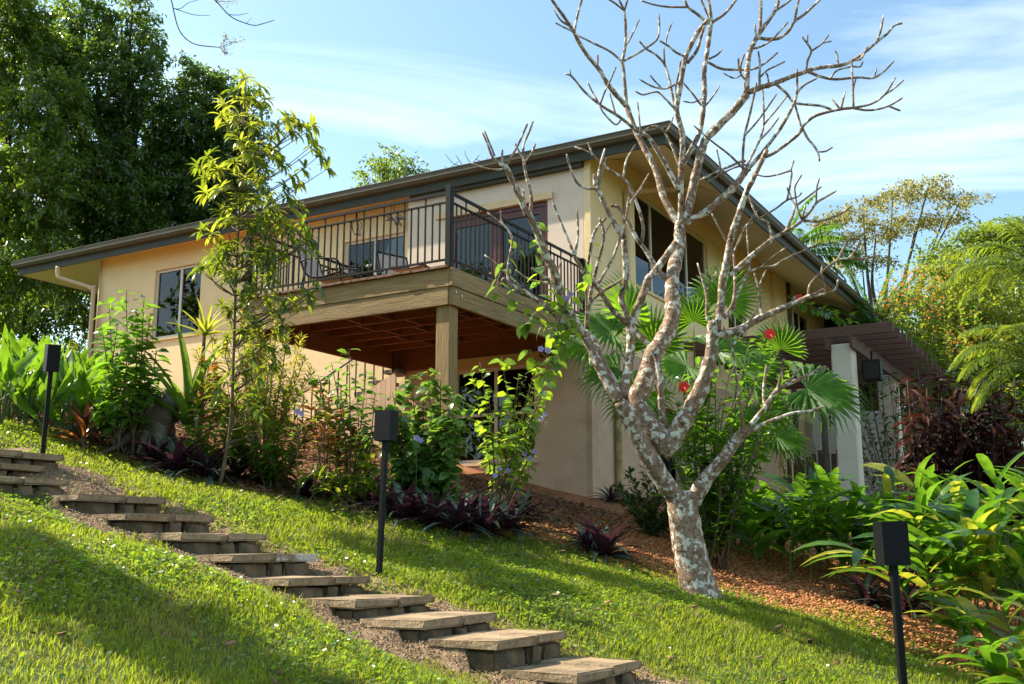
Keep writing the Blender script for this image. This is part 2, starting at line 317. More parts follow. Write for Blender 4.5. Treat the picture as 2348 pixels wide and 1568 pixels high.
for i, (x, y, z) in enumerate(sf):
    e = empty('stone_step', (x, y, z - .23), ROT + R(random.uniform(-1.6, 1.6)), step_lab[i], 'step', 'stone steps climbing the lawn')
    k = i % 3
    a = link('cap_slab', slabA[k], e, (-.265, .245, .20 + random.uniform(-.004, .004)))
    b = link('cap_slab', slabW if i == 5 else slabB[k], e, (-.265, .725, .201 + random.uniform(-.004, .004)))
    a.rotation_euler.z = R(random.uniform(-1, 1)); b.rotation_euler.z = R(random.uniform(-1, 1))
    if i == 5: b['label'] = 'slab half with worn white paint on its front edge'
    yy = .03
    for j, w in enumerate((.40, .17, .29)):
        o = link('riser_block', blk[(k + j) % 3][j], e, (-.25 + random.uniform(-.012, .012), yy + w / 2, .083)); yy += w + .022
        o.rotation_euler = (R(random.uniform(-1.5, 1.5)), R(random.uniform(-1.5, 1.5)), R(random.uniform(-2, 2)))
    # a second row of blocks buried below, showing where the bank falls away
    o = link('riser_block', blk[k][0], e, (-.27, .21, -.095)); o.rotation_euler.z = R(random.uniform(-3, 3))
    o = link('riser_block', blk[k][2], e, (-.27, .60, -.100))
# ================================================================== HOUSE (local x = right along the front, y = back, z = up)
def hframe(name, label, cat, z=0.0, dx=0, dy=0, group=None):
    q = wpt(-dx, dy); return empty(name, (q[0], q[1], z), ROT, label, cat, group)
house = hframe('house', 'two storey cream house with dark wide eaves above the planting', 'house')
ZD = float(DK[2]); ZS = 6.20; PIT = .345
SR, SL, TF, TB = -1.52, 14.56, 3.75, 22.0
def wallmesh(name, axis, pos, th, u0, u1, z0, z1, ops, mat, parent=house):
    us = sorted({u0, u1, *[o[0] for o in ops], *[o[1] for o in ops]}); zs = sorted({z0, z1, *[o[2] for o in ops], *[o[3] for o in ops]})
    mb = MB()
    for i in range(len(us) - 1):
        runs = []
        for j in range(len(zs) - 1):
            cu, cz = (us[i] + us[i + 1]) / 2, (zs[j] + zs[j + 1]) / 2
            if any(o[0] < cu < o[1] and o[2] < cz < o[3] for o in ops): continue
            if runs and abs(runs[-1][1] - zs[j]) < 1e-9: runs[-1][1] = zs[j + 1]
            else: runs.append([zs[j], zs[j + 1]])
        for a, b in runs:
            if axis == 'x': mb.box(us[i], us[i + 1], pos, pos + th, a, b)
            else: mb.box(pos - th, pos, us[i], us[i + 1], a, b)
    return mb.build(name, mat, parent)
# openings: front block (u = -s)
LWIN = (-2.49, -.90, 1.37, 2.95); DOOR = (-2.70, -.66, ZD + .02, 5.70)
wallmesh('front_wall_upper', 'x', 3.9, .2, -3.52, .0, 3.22, 6.30, [DOOR], M['pale'])
wallmesh('front_wall_lower', 'x', 3.9, .2, -3.52, .0, -.4, 3.215, [LWIN], M['lower'])
W1 = (5.75, 9.55, 4.54, 6.32); W1B = (10.75, 12.0, 4.40, 6.25); W2 = (16.1, 17.7, 5.0, 6.2)
mk('side_wall_corner', [(-.097, 3.903, 3.25), (.103, 3.903, 3.25), (.103, 5.25, 3.25), (-.097, 5.25, 3.25), (-.097, 3.903, 6.29), (.103, 3.903, 6.29), (.103, 5.25, 6.70), (-.097, 5.25, 6.70)], BF, M['cream'], house)
wallmesh('side_wall_upper', 'y', .103, .2, 5.252, 19.4, 3.25, 6.72, [W1, W1B, W2], M['cream'])
wallmesh('side_wall_lower', 'y', .100, .2, 3.903, 19.4, -.6, 3.245, [(6.6, 7.9, .2, 2.5)], M['lower'])
PWIN = (-5.19, -3.77, ZD + .05, 5.70); LW = (-10.37, -8.98, 4.33, 5.84)
wallmesh('left_front_wall', 'x', 4.15, .2, -12.2, -3.515, -.2, 6.42, [PWIN, LW], M['cream'])
MB().box(-12.2, -12.0, 4.352, 21, -.2, 6.7).build('left_end_wall', M['cream'], house)
MB().box(-12.2, .1, 21.0, 21.2, -.2, 6.8).build('back_wall', M['cream'], house)
MB().box(-3.519, -3.32, 4.102, 4.149, ZD, 6.3).build('return_wall', M['pale'], house)
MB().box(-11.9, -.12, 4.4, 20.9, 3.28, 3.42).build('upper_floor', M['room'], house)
MB().box(-11.9, -3.4, 7.6, 7.75, 3.43, 7.3).box(-3.3, -3.15, 4.2, 20.8, 3.43, 6.3).box(-3.3, -.15, 7.7, 7.8, -.3, 3.27).box(-3.45, -3.3, 4.2, 7.7, -.3, 3.27).build('room_light_blocker', M['room'], house)  # partitions added as light blockers behind the glass, near-black for unlit rooms
MB().box(.04, .14, 3.88, 3.90, 3.22, 6.3).box(.104, .13, 3.90, 3.98, 3.22, 6.33).build('corner_trim', M['cream'], house)
MB().box(.104, .22, 14.1, 15.25, -.4, 6.66).build('pilaster', M['cream'], house)
MB().box(.104, .13, 5.5, 9.9, 6.36, 6.44).box(.104, .135, 10.0, 14.0, 6.34, 6.42).build('wall_band', M['cream'], house)
MB().box(.104, .128, 5.35, 5.70, 3.3, 6.4).build('wall_pier', M['cream'], house)
# belt between the storeys at the front, over the ledger
MB().box(-3.53, .12, 3.86, 3.898, 3.13, 3.23).build('belt_board', M['trim'], house)
# grooved cladding boards of the stair side, top sloping up to the deck
cb = MB(); sx = -6.2; bn = 0
while sx < -3.56:
    zt = 2.95 - (-3.36 - sx - .21) * .46
    me = MB().box(sx, sx + .098, 3.60, 3.63, -.3, zt + .0).mesh('cladding_board', M['lower']); me.vertices[5].co.z += .045; me.vertices[6].co.z += .045
    link('cladding_board', me, house); sx += .104
st = MB()
for k in range(9):
    x = -6.3 + k * .31; st.box(x, x + .34, 3.64, 4.1, 1.62 + k * .17, 1.68 + k * .17)
st.build('stair_tread', surf('grey_stair_concrete', (.16, .15, .13), (.24, .22, .19), 6, .9, .2), house)
for k in range(14):
    x = -6.2 + k * .2; z = 2.95 + (x + 3.36) * .46
    MB().box(x, x + .018, 3.612, 3.63, z + .02, z + .82).build('stair_baluster', M['black'], house)
MB().tube([(-6.3, 3.62, 2.46), (-3.5, 3.62, 3.74)], .018, 6).build('stair_rail', M['black'], house)
# --- roof
def hip(z0, inset, name, mat, parent):
    a, b, c, d = -SL + inset, -SR - inset, TF + inset, TB - inset
    h = (b - a) / 2; xm = (a + b) / 2; zr = z0 + PIT * h
    v = [(a, c, z0), (b, c, z0), (b, d, z0), (a, d, z0), (xm, c + h, zr), (xm, d - h, zr)]
    return mk(name, v, [(0, 1, 4), (1, 2, 5, 4), (2, 3, 5), (3, 0, 4, 5)], mat, parent)
roof = hip(ZS + .30, -.02, 'roof', M['fascia'], house)
hip(ZS + .012, .03, 'soffit', M['soffit'], house)
def ring(name, prof, mat, parent, back=True):
    """profile (outward offset, z) swept round the eaves rectangle"""
    v = []; f = []; n = len(prof)
    cs = [(-SL, TF, -1, -1), (-SR, TF, 1, -1), (-SR, TB, 1, 1), (-SL, TB, -1, 1)]
    for (x, y, ox, oy) in cs:
        for (o, z) in prof: v.append((x + ox * o, y + oy * o, z))
    for i in range(4):
        j = (i + 1) % 4
        for k in range(n): l = (k + 1) % n; f.append((i * n + k, j * n + k, j * n + l, i * n + l))
    return mk(name, v, f, mat, parent)
ring('fascia_board', [(-.03, ZS), (0, ZS), (0, ZS + .24), (-.03, ZS + .24)], M['fascia'], roof)
ring('gutter', [(.004, ZS + .15), (.075, ZS + .165), (.115, ZS + .22), (.118, ZS + .30), (.130, ZS + .305), (.130, ZS + .318), (.10, ZS + .318), (.10, ZS + .23), (.004, ZS + .20)], surf('olive_gutter_metal', (.090, .078, .052), (.115, .10, .068), 3, .55, .03, spec=.2), roof)
MB().box(-3.42, .02, 3.80, 3.896, 6.14, 6.26).build('eave_board', M['fascia'], house)
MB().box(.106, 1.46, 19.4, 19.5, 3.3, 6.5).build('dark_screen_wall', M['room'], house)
# --- windows
def window(axis, pos, u0, u1, z0, z1, mull, name='window', curtain=None, fm='white', depth=.05, sill=True, fw=.055, trans=()):
    mb = MB(); sg = 1 if axis == 'x' else -1
    def bx(m, a, b, d0, d1, c, d):
        if axis == 'x': m.box(a, b, pos + d0, pos + d1, c, d)
        else: m.box(pos - d1, pos - d0, a, b, c, d)
    e = .002
    bx(mb, u0 + e, u0 + fw, depth, depth + .07, z0 + e, z1 - e); bx(mb, u1 - fw, u1 - e, depth, depth + .07, z0 + e, z1 - e)
    bx(mb, u0 + fw, u1 - fw, depth, depth + .07, z0 + e, z0 + fw); bx(mb, u0 + fw, u1 - fw, depth, depth + .07, z1 - fw, z1 - e)
    xs = [u0 + fw] + list(mull) + [u1 - fw]
    for m_ in mull: bx(mb, m_ - .03, m_ + .03, depth + .003, depth + .065, z0 + fw, z1 - fw)
    for tz in trans: bx(mb, u0 + fw, u1 - fw, depth + .006, depth + .06, tz - .025, tz + .025)
    w = mb.build(name, M[fm], house)
    for a, b in zip(xs[:-1], xs[1:]):
        p = MB(); bx(p, a, b, depth + .03, depth + .036, z0 + fw, z1 - fw); p.build('pane', M['glass'], w)
    if sill:
        s_ = MB(); bx(s_, u0 - .04, u1 + .04, -.035, .05, z0 - .05, z0 - .002); s_.build('sill', M['lower' if z0 < 3 else 'cream'], w)
    if curtain:
        for (a, b) in curtain:
            n = max(6, int((b - a) / .05)); cv = []; cf = []
            for i in range(n + 1):
                u = a + (b - a) * i / n; d = depth + .16 + .03 * math.sin(i * 1.7) + .012 * math.sin(i * .6)
                for z in (z0 + .03, z1 - .06): cv.append((u, pos + d, z) if axis == 'x' else (pos - d, u, z))
            cf = [(2 * i, 2 * i + 2, 2 * i + 3, 2 * i + 1) for i in range(n)]
            mk('curtain', cv, cf, M['curtain'], w, smooth=True)
    return w
window('x', 3.9, *LWIN, [-1.69], trans=(2.17,), curtain=None)
window('x', 4.15, *PWIN, [-4.48], curtain=[(-5.1, -3.83)], sill=False)
window('x', 4.15, *LW, [-9.62], curtain=[(-9.62, -9.04)])
window('y', .103, *W1, [6.62, 8.45])
window('y', .103, *W1B, [11.4], sill=True)
window('y', .103, *W2, [16.85])
# --- french door on to the deck
u0, u1, z0, z1 = DOOR
df = MB(); df.box(u0 + .002, u0 + .07, 3.93, 4.03, z0, z1 - .002).box(u1 - .07, u1 - .002, 3.93, 4.03, z0, z1 - .002).box(u0 + .07, u1 - .07, 3.93, 4.03, z1 - .08, z1 - .002)
door = df.build('door', M['door'], house); um = (u0 + u1) / 2
for a, b in ((u0 + .075, um - .003), (um + .003, u1 - .075)):
    m = MB(); m.box(a, a + .11, 3.95, 4.0, z0, z1 - .085).box(b - .11, b, 3.95, 4.0, z0, z1 - .085).box(a + .11, b - .11, 3.95, 4.0, z0, z0 + .22).box(a + .11, b - .11, 3.95, 4.0, z1 - .20, z1 - .085)
    l = m.build('door_leaf', M['door'], door)
    MB().box(a + .11, b - .11, 3.972, 3.978, z0 + .22, z1 - .20).build('pane', M['glass'], door)
MB().tube([(um - .05, 3.95, z0 + 1.0), (um - .05, 3.90, z0 + 1.0), (um - .16, 3.89, z0 + 1.0)], .010, 6).build('door_handle', surf('brass_handle', (.35, .25, .10), None, 5, .3, 0, metal=1), door)
MB().box(u0 - .2, u1 + .11, 3.855, 3.898, z1 + .002, z1 + .12).build('door_lintel', M['trim'], house)
# --- downpipes
P_ = lambda s, t, z: (-s, t, z)
MB().tube(spline([P_(13.05, 3.70, 6.20), P_(13.05, 3.72, 6.02), P_(12.98, 3.76, 5.93), P_(12.45, 4.02, 5.74), P_(12.30, 4.06, 5.66), P_(12.26, 4.08, 5.5), P_(12.26, 4.08, 3.0)], 5), .048, 10).build('downpipe', M['pipe'], house, smooth=True)
MB().tube([P_(12.10, 4.10, 6.3), P_(12.10, 4.10, 3.2)], .02, 8).build('conduit_pipe', M['pipe'], house, smooth=True)
MB().tube(spline([P_(-.17, 4.75, 3.2), P_(-.17, 4.75, 2.0), P_(-.17, 4.75, .80), P_(-.17, 4.70, .68), P_(-.15, 4.4, .62), P_(.0, 3.75, .64), P_(.45, 3.55, .66)], 5), .055, 10).build('downpipe', M['mosspipe'], house, smooth=True)
MB().tube(spline([P_(-.16, 5.3, 4.0), P_(-.16, 5.3, 5.9), P_(-.2, 5.32, 6.1), P_(-.9, 6.0, 6.25), P_(-1.35, 6.4, 6.3)], 5), .05, 10).build('downpipe', M['pipe'], house, smooth=True)
MB().box(-2.62, -.78, 3.80, 3.83, 2.99, 3.125).build('window_head_board', M['trim'], house)
# ================================================================== DECK
deck = hframe('timber_deck', 'raised weathered timber deck with black railing on a square post', 'deck')
DW, DD = 3.60, 3.895; bw = .142
bme = MB().box(0, bw - .006, -.045, DD - .02, ZD - .032, ZD).mesh('deck_board', M['deckb'])
nbrd = int(DW / bw)
for k in range(nbrd + 1):
    o = link('deck_board', bme, deck, (-DW + .02 + k * bw - .12, random.uniform(-.012, .008), random.uniform(-.002, .002)))
zt = ZD - .034
MB().box(-DW, -.006, .0, .045, zt - .235, zt).build('front_beam', M['woodx'], deck, bevel=.005)
MB().box(-DW, -.03, .012, .06, zt - .475, zt - .238).build('front_beam', M['woodx'], deck, bevel=.005)
MB().box(-.004, .045, -.004, DD, zt - .235, zt + .005).build('side_beam', M['woody'], deck, bevel=.005)
MB().box(-.03, .025, .03, DD, zt - .475, zt - .238).build('side_beam', M['woody'], deck, bevel=.005)
MB().box(-DW - .04, -DW + .01, 0.0, DD, zt - .475, zt).build('side_beam', M['joisty'], deck, bevel=.005)
MB().box(-DW + .012, -.032, DD - .07, DD - .035, zt - .50, zt - .002).build('ledger_beam', M['joist'], deck, bevel=.004)
jme = MB().box(-DW + .012, -.034, 0, .045, zt - .20, zt - .003).mesh('joist', M['joist'])
ys = np.linspace(.52, DD - .5, 7)
for y in ys: link('joist', jme, deck, (0, y, 0))
kme = MB().box(0, .042, .004, float(ys[1] - ys[0]) - .049, zt - .19, zt - .006).mesh('blocking', M['joisty'])
for i, y in enumerate(ys[:-1]):
    for x in (-2.75 + .15 * (i % 2), -1.85 - .2 * (i % 2), -.95 + .12 * (i % 2)): link('blocking', kme, deck, (x, y + .045, 0))
zb = float(gz(*wpt(.1, .1)[:2])) - .3
MB().box(-.245, -.035, .064, .264, zb, zt - .24).build('post', M['woodz'], deck, bevel=.008)
zb2 = float(gz(*wpt(3.45, .1)[:2])) - .3
MB().box(-3.56, -3.36, .064, .264, zb2, zt - .24).build('post', M['woodz'], deck, bevel=.008)
BOLT = surf('galvanised_bolt', (.4, .4, .4), None, 9, .4, 0, metal=.8)
for (y, z) in ((.10, -.30), (.24, -.33)): MB().tube([(.024, y, zt + z), (.040, y, zt + z)], .018, 6).build('bolt', BOLT, deck)
# railing: posts and rails are parts, every baluster its own piece
rail = MB(); RT, RM, RB = ZD + 1.0, ZD + .875, ZD + .10
for z, h in ((RT, .018), (RM, .010), (RB, .012)):
    rail.box(-DW + .05, -.05, .03, .065, z - h, z + h); rail.box(-.05, -.015, .07, DD - .03, z - h, z + h); rail.box(-DW + .03, -DW + .065, .07, DD + .2, z - h, z + h)
rl = rail.build('railing', M['black'], deck)
for x, y, h in ((-.08, .0, 1.09), (-DW + .0, .0, 1.09), (-.07, DD - .06, 1.03)): MB().box(x, x + .085, y, y + .085, ZD - .03, ZD + h).build('railing_post', M['black'], rl, bevel=.006)
bt = MB().box(-.009, .009, -.009, .009, RB, RT).mesh('baluster', M['black']); bsml = MB().box(-.009, .009, -.009, .009, RB, RM).mesh('baluster', M['black'])
n = 30
for k in range(1, n): link('baluster', bt if k % 3 == 0 else bsml, rl, (-DW + .09 + k * (DW - .17) / n, .047, 0))
n = 33
for k in range(1, n):
    y = .085 + k * (DD - .14) / n
    link('baluster', bt if k % 3 == 0 else bsml, rl, (-.033, y, 0)); link('baluster', bt if k % 3 == 0 else bsml, rl, (-DW + .047, y, 0))
# ================================================================== PERGOLA
perg = hframe('pergola', 'dark timber pergola on pale columns at the side of the house', 'pergola')
zt0 = 3.885
rme = MB().box(0.12, 3.98, 0, .055, zt0 - .185, zt0).mesh('rafter', M['perg'])
bevel_mesh(rme, .006)
for k in range(11): link('rafter', rme, perg, (random.uniform(-.015, .015), 8.0 + k * .585, 0)).rotation_euler.z = R(random.uniform(-.25, .25))
for x in (2.80, 3.24): MB().box(x, x + .06, 7.86, 14.4, zt0 - .42, zt0 - .19).build('beam', M['pergy'], perg, bevel=.006)
for y in (8.06, 12.1):
    zb = float(gz(*wpt(-3.05, y)[:2])) - .3
    MB().box(2.865, 3.235, y, y + .37, zb, zt0 - .30).build('column', M['colm'], perg, bevel=.02)
MB().box(2.0, 2.86, 8.12, 8.32, -.2, .98).box(.5, 2.0, 8.13, 8.33, -.2, .96).build('parapet', M['colm'], perg, bevel=.01)
sp_ = hframe('loudspeaker', 'small black speaker box under the pergola beam', 'speaker')
MB().box(3.30, 3.62, 8.5, 8.72, 2.95, 3.33).build('cabinet', M['black'], sp_, bevel=.01)
MB().box(3.33, 3.59, 8.488, 8.499, 2.98, 3.30).build('grille', M['room'], sp_)
MB().tube([(3.46, 8.61, 3.33), (3.46, 8.61, 3.50)], .02, 6).build('bracket', M['black'], sp_)
# far wall of the courtyard behind the pergola
cw = hframe('courtyard_wall', 'white courtyard wall seen through the pergola opening', 'wall')
wallmesh('wall_face', 'x', 16.6, .2, .3, 4.6, -.3, 3.4, [(2.6, 3.5, .7, 2.2)], surf('white_wall_render', (.62, .62, .60), (.70, .70, .68), 3, .8, .05), cw)
MB().box(2.6, 3.5, 16.65, 16.68, .7, 2.2).build('pane', M['glass'], cw)
# ================================================================== PLANT KIT
def blade(L=1., Wd=.2, seg=5, fold=.25, droop=.3, prof=None, twist=0, wave=0):
    """leaf blade along +x, folded along the midrib, arching down"""
    v = []; f = []
    for i in range(seg + 1):
        u = i / seg; w = (prof(u) if prof else math.sin(math.pi * min(1, u * .92 + .06)) ** .75 * (1 - .15 * u)) * Wd / 2
        if i == seg: w = Wd * .012
        a = droop * u; x = L * (math.sin(a) / droop if droop else u); z = -L * (1 - math.cos(a)) / droop if droop else 0
        wz = wave * math.sin(u * 9)
        v += [(x, w, z + w * fold * 1.2 + wz * w), (x, 0, z), (x, -w, z + w * fold * 1.2 - wz * w)]
    for i in range(seg):
        a = 3 * i; f += [(a, a + 1, a + 4, a + 3), (a + 1, a + 2, a + 5, a + 4)]
    return np.array(v), np.array(f)
def norm(a): a = np.asarray(a, float); return a / (np.linalg.norm(a, axis=-1, keepdims=True) + 1e-9)
def basis(d, up=(0, 0, 1)):
    d = norm(d); y = np.cross(up, d)
    if np.linalg.norm(y) < 1e-4: y = np.array([0, 1., 0])
    y = norm(y); z = np.cross(d, y); return np.stack([d, y, z], 1)
def m4(pos, d, up=(0, 0, 1), sc=1., roll=0., wsc=1.):
    B = basis(d, up)
    if roll:
        c, s = math.cos(roll), math.sin(roll); y, z = B[:, 1] * c + B[:, 2] * s, B[:, 2] * c - B[:, 1] * s; B = np.stack([B[:, 0], y, z], 1)
    B = B * np.array([sc, sc * wsc, sc]); m = np.eye(4); m[:3, :3] = B; m[:3, 3] = pos; return Matrix(m.tolist())
def put(name, me, parent, pos, d, up=(0, 0, 1), sc=1., roll=0., wsc=1.):
    return link(name, me, parent, mat4=m4(pos, d, up, sc, roll, wsc))
def baked(tv, tf, mats):
    """copies of one template joined (for masses of small leaves)"""
    n = len(mats); A = np.array([np.array(m) for m in mats]); v = np.einsum('nij,kj->nki', A[:, :3, :3], tv) + A[:, None, :3, 3]
    f = (tf[None] + (np.arange(n) * len(tv))[:, None, None]).reshape(-1, tf.shape[1]); return v.reshape(-1, 3), f
def quads(pos, d, nrm, L, Wd, fold=.3):
    """many small leaves at once: base, left, tip, right"""
    d = norm(d); y = norm(np.cross(nrm, d)); z = np.cross(d, y); L = np.asarray(L)[:, None]; Wd = np.asarray(Wd)[:, None]
    mid = pos + d * L * .45
    v = np.stack([pos, mid + y * Wd / 2 + z * Wd * fold, pos + d * L - z * L * .12, mid - y * Wd / 2 + z * Wd * fold], 1).reshape(-1, 3)
    f = np.arange(len(pos) * 4).reshape(-1, 4); return v, f
def rdir(n, down=0., rng=RNG):
    a = rng.normal(size=(n, 3)); a = norm(a); a[:, 2] -= down; return norm(a)
G_ = lambda h: tuple(h)
LM = {}
LM['ficus'] = leafmat('fig_tree_leaf', (.024, .052, .012), (.070, .115, .022), (.22, .36, .03), .46, .24, .7)
LM['ficus2'] = leafmat('lighter_tree_leaf', (.040, .078, .013), (.105, .155, .025), (.32, .46, .03), .48, .26, .7)
LM['rain'] = leafmat('olive_rain_tree_leaf', (.11, .115, .025), (.24, .21, .05), (.46, .42, .08), .5, .5)
LM['raing'] = leafmat('green_rain_tree_leaf', (.06, .11, .015), (.14, .20, .03), (.34, .45, .04), .45, .5)
LM['sapy'] = leafmat('young_yellow_green_leaf', (.12, .16, .015), (.23, .26, .028), (.50, .56, .04), .5, .36)
LM['sapg'] = leafmat('deep_green_sapling_leaf', (.035, .075, .010), (.10, .15, .018), (.30, .40, .02), .42, .26)
LM['ging'] = leafmat('ginger_leaf', (.022, .075, .012), (.070, .155, .022), (.20, .42, .02), .42, .24, .6)
LM['gingy'] = leafmat('yellowing_ginger_leaf', (.16, .19, .02), (.30, .30, .03), (.55, .58, .04), .45, .28, .6)
LM['heli'] = leafmat('heliconia_leaf', (.035, .11, .012), (.10, .20, .018), (.26, .48, .02), .36, .3)
LM['shrub'] = leafmat('bright_shrub_leaf', (.035, .10, .014), (.10, .19, .022), (.26, .50, .03), .45, .22, .7)
LM['hib'] = leafmat('hibiscus_leaf', (.028, .085, .012), (.075, .16, .02), (.24, .48, .02), .42, .2, .65)
LM['vine'] = leafmat('vine_leaf', (.050, .11, .026), (.11, .20, .045), (.26, .46, .05), .42, .3)
LM['viney'] = leafmat('bright_vine_leaf', (.09, .18, .018), (.20, .30, .03), (.48, .68, .03), .5, .3)  # brighter, yellower tone than the plain vine leaf
LM['yel'] = leafmat('yellow_feathery_leaf', (.20, .17, .02), (.36, .30, .04), (.62, .52, .06), .5, .4)
LM['crot'] = leafmat('croton_leaf', (.20, .045, .012), (.34, .12, .02), (.60, .20, .03), .42, .3)
LM['crotd'] = leafmat('dark_red_cordyline_leaf', (.020, .007, .007), (.055, .016, .012), (.12, .03, .02), .28, .45, .3)
LM['palm'] = leafmat('palm_leaf', (.030, .085, .014), (.075, .15, .022), (.22, .42, .03), .4, .28)
LM['palmy'] = leafmat('yellow_green_palm_leaf', (.06, .11, .014), (.14, .19, .025), (.36, .47, .03), .42, .4)  # yellower tone than the other palm leaf
LM['fan'] = leafmat('fan_palm_leaf', (.030, .095, .014), (.070, .17, .022), (.26, .52, .02), .45, .48, .3)
LM['brom'] = leafmat('bromeliad_leaf', (.055, .12, .018), (.10, .18, .03), (.24, .40, .03), .35, .35)
LM['fern'] = leafmat('dark_fine_leaf', (.016, .050, .010), (.040, .090, .018), (.10, .22, .02), .35, .4)
LM['oran'] = leafmat('orange_flower_petal', (.55, .13, .02), (.80, .28, .05), (.9, .30, .05), .4, .6)
LM['orsh'] = leafmat('yellow_green_small_leaf', (.09, .14, .014), (.20, .24, .03), (.45, .52, .04), .45, .4)
LM['red'] = leafmat('red_hibiscus_petal', (.62, .020, .010), (.75, .04, .02), (.9, .05, .03), .35, .5)
LM['purp'] = leafmat('lilac_flower_petal', (.34, .28, .62), (.48, .40, .74), (.55, .45, .85), .4, .5)
def rhoeo_mat():
    m, t, b, o = new_mat('oyster_plant_leaf'); N = t.nodes; L = t.links
    g = N.new('ShaderNodeNewGeometry'); oi = N.new('ShaderNodeObjectInfo')
    r1 = N.new('ShaderNodeValToRGB'); r1.color_ramp.elements[0].color = (.030, .055, .036, 1); r1.color_ramp.elements[1].color = (.085, .125, .085, 1); L.new(oi.outputs['Random'], r1.inputs[0])
    r2 = N.new('ShaderNodeValToRGB'); r2.color_ramp.elements[0].color = (.026, .010, .018, 1); r2.color_ramp.elements[1].color = (.055, .014, .034, 1); L.new(oi.outputs['Random'], r2.inputs[0])
    mxn = N.new('ShaderNodeMix'); mxn.data_type = 'RGBA'; L.new(g.outputs['Backfacing'], mxn.inputs[0]); L.new(r1.outputs[0], mxn.inputs[6]); L.new(r2.outputs[0], mxn.inputs[7])
    L.new(mxn.outputs[2], b.inputs['Base Color']); b.inputs['Roughness'].default_value = .27; b.inputs['Specular IOR Level'].default_value = .6
    tr = N.new('ShaderNodeBsdfTranslucent'); tr.inputs[0].default_value = (.13, .05, .07, 1); ms = N.new('ShaderNodeMixShader'); ms.inputs[0].default_value = .18
    L.new(b.outputs[0], ms.inputs[1]); L.new(tr.outputs[0], ms.inputs[2]); L.new(ms.outputs[0], o.inputs[0]); return m
LM['rhoeo'] = rhoeo_mat()
M['twig'] = surf('brown_twig_bark', (.085, .060, .035), (.16, .115, .07), 12, .9, .4, 60)
M['stemg'] = surf('green_stem', (.06, .10, .025), (.11, .15, .04), 6, .6, .1)
M['trunk'] = surf('dark_tree_bark', (.055, .042, .030), (.12, .095, .070), 5, .95, .6, 30)
def bark_mat():
    m, t, b, o = new_mat('frangipani_bark_with_lichen'); N = t.nodes; L = t.links
    g = N.new('ShaderNodeNewGeometry')
    def nz(sc, det=8, ro=.62):
        n = N.new('ShaderNodeTexNoise'); n.inputs['Scale'].default_value = sc; n.inputs['Detail'].default_value = det; n.inputs['Roughness'].default_value = ro; L.new(g.outputs['Position'], n.inputs['Vector']); return n
    def rp(src, a, b_, ca, cb):
        r = N.new('ShaderNodeValToRGB'); r.color_ramp.elements[0].position = a; r.color_ramp.elements[1].position = b_; r.color_ramp.elements[0].color = (*ca, 1); r.color_ramp.elements[1].color = (*cb, 1); L.new(src, r.inputs[0]); return r
    base = rp(nz(22).outputs['Fac'], .35, .65, (.13, .080, .050), (.33, .225, .15))
    l1 = nz(13, 7, .66); m1 = rp(l1.outputs['Fac'], .525, .565, (0, 0, 0), (1, 1, 1)); lich = rp(nz(30).outputs['Fac'], .3, .7, (.48, .46, .39), (.70, .67, .58))
    x1 = N.new('ShaderNodeMix'); x1.data_type = 'RGBA'; L.new(m1.outputs[0], x1.inputs[0]); L.new(base.outputs[0], x1.inputs[6]); L.new(lich.outputs[0], x1.inputs[7])
    m2 = rp(nz(9, 7, .7).outputs['Fac'], .59, .64, (0, 0, 0), (1, 1, 1)); x2 = N.new('ShaderNodeMix'); x2.data_type = 'RGBA'; x2.inputs[7].default_value = (.05, .036, .022, 1)
    L.new(m2.outputs[0], x2.inputs[0]); L.new(x1.outputs[2], x2.inputs[6]); L.new(x2.outputs[2], b.inputs['Base Color']); b.inputs['Roughness'].default_value = .85; b.inputs['Specular IOR Level'].default_value = .25
    bp = N.new('ShaderNodeBump'); bp.inputs['Strength'].default_value = .8; bp.inputs['Distance'].default_value = .012; L.new(nz(34, 6).outputs['Fac'], bp.inputs['Height']); L.new(bp.outputs[0], b.inputs['Normal'])
    return m
M['frang'] = bark_mat()
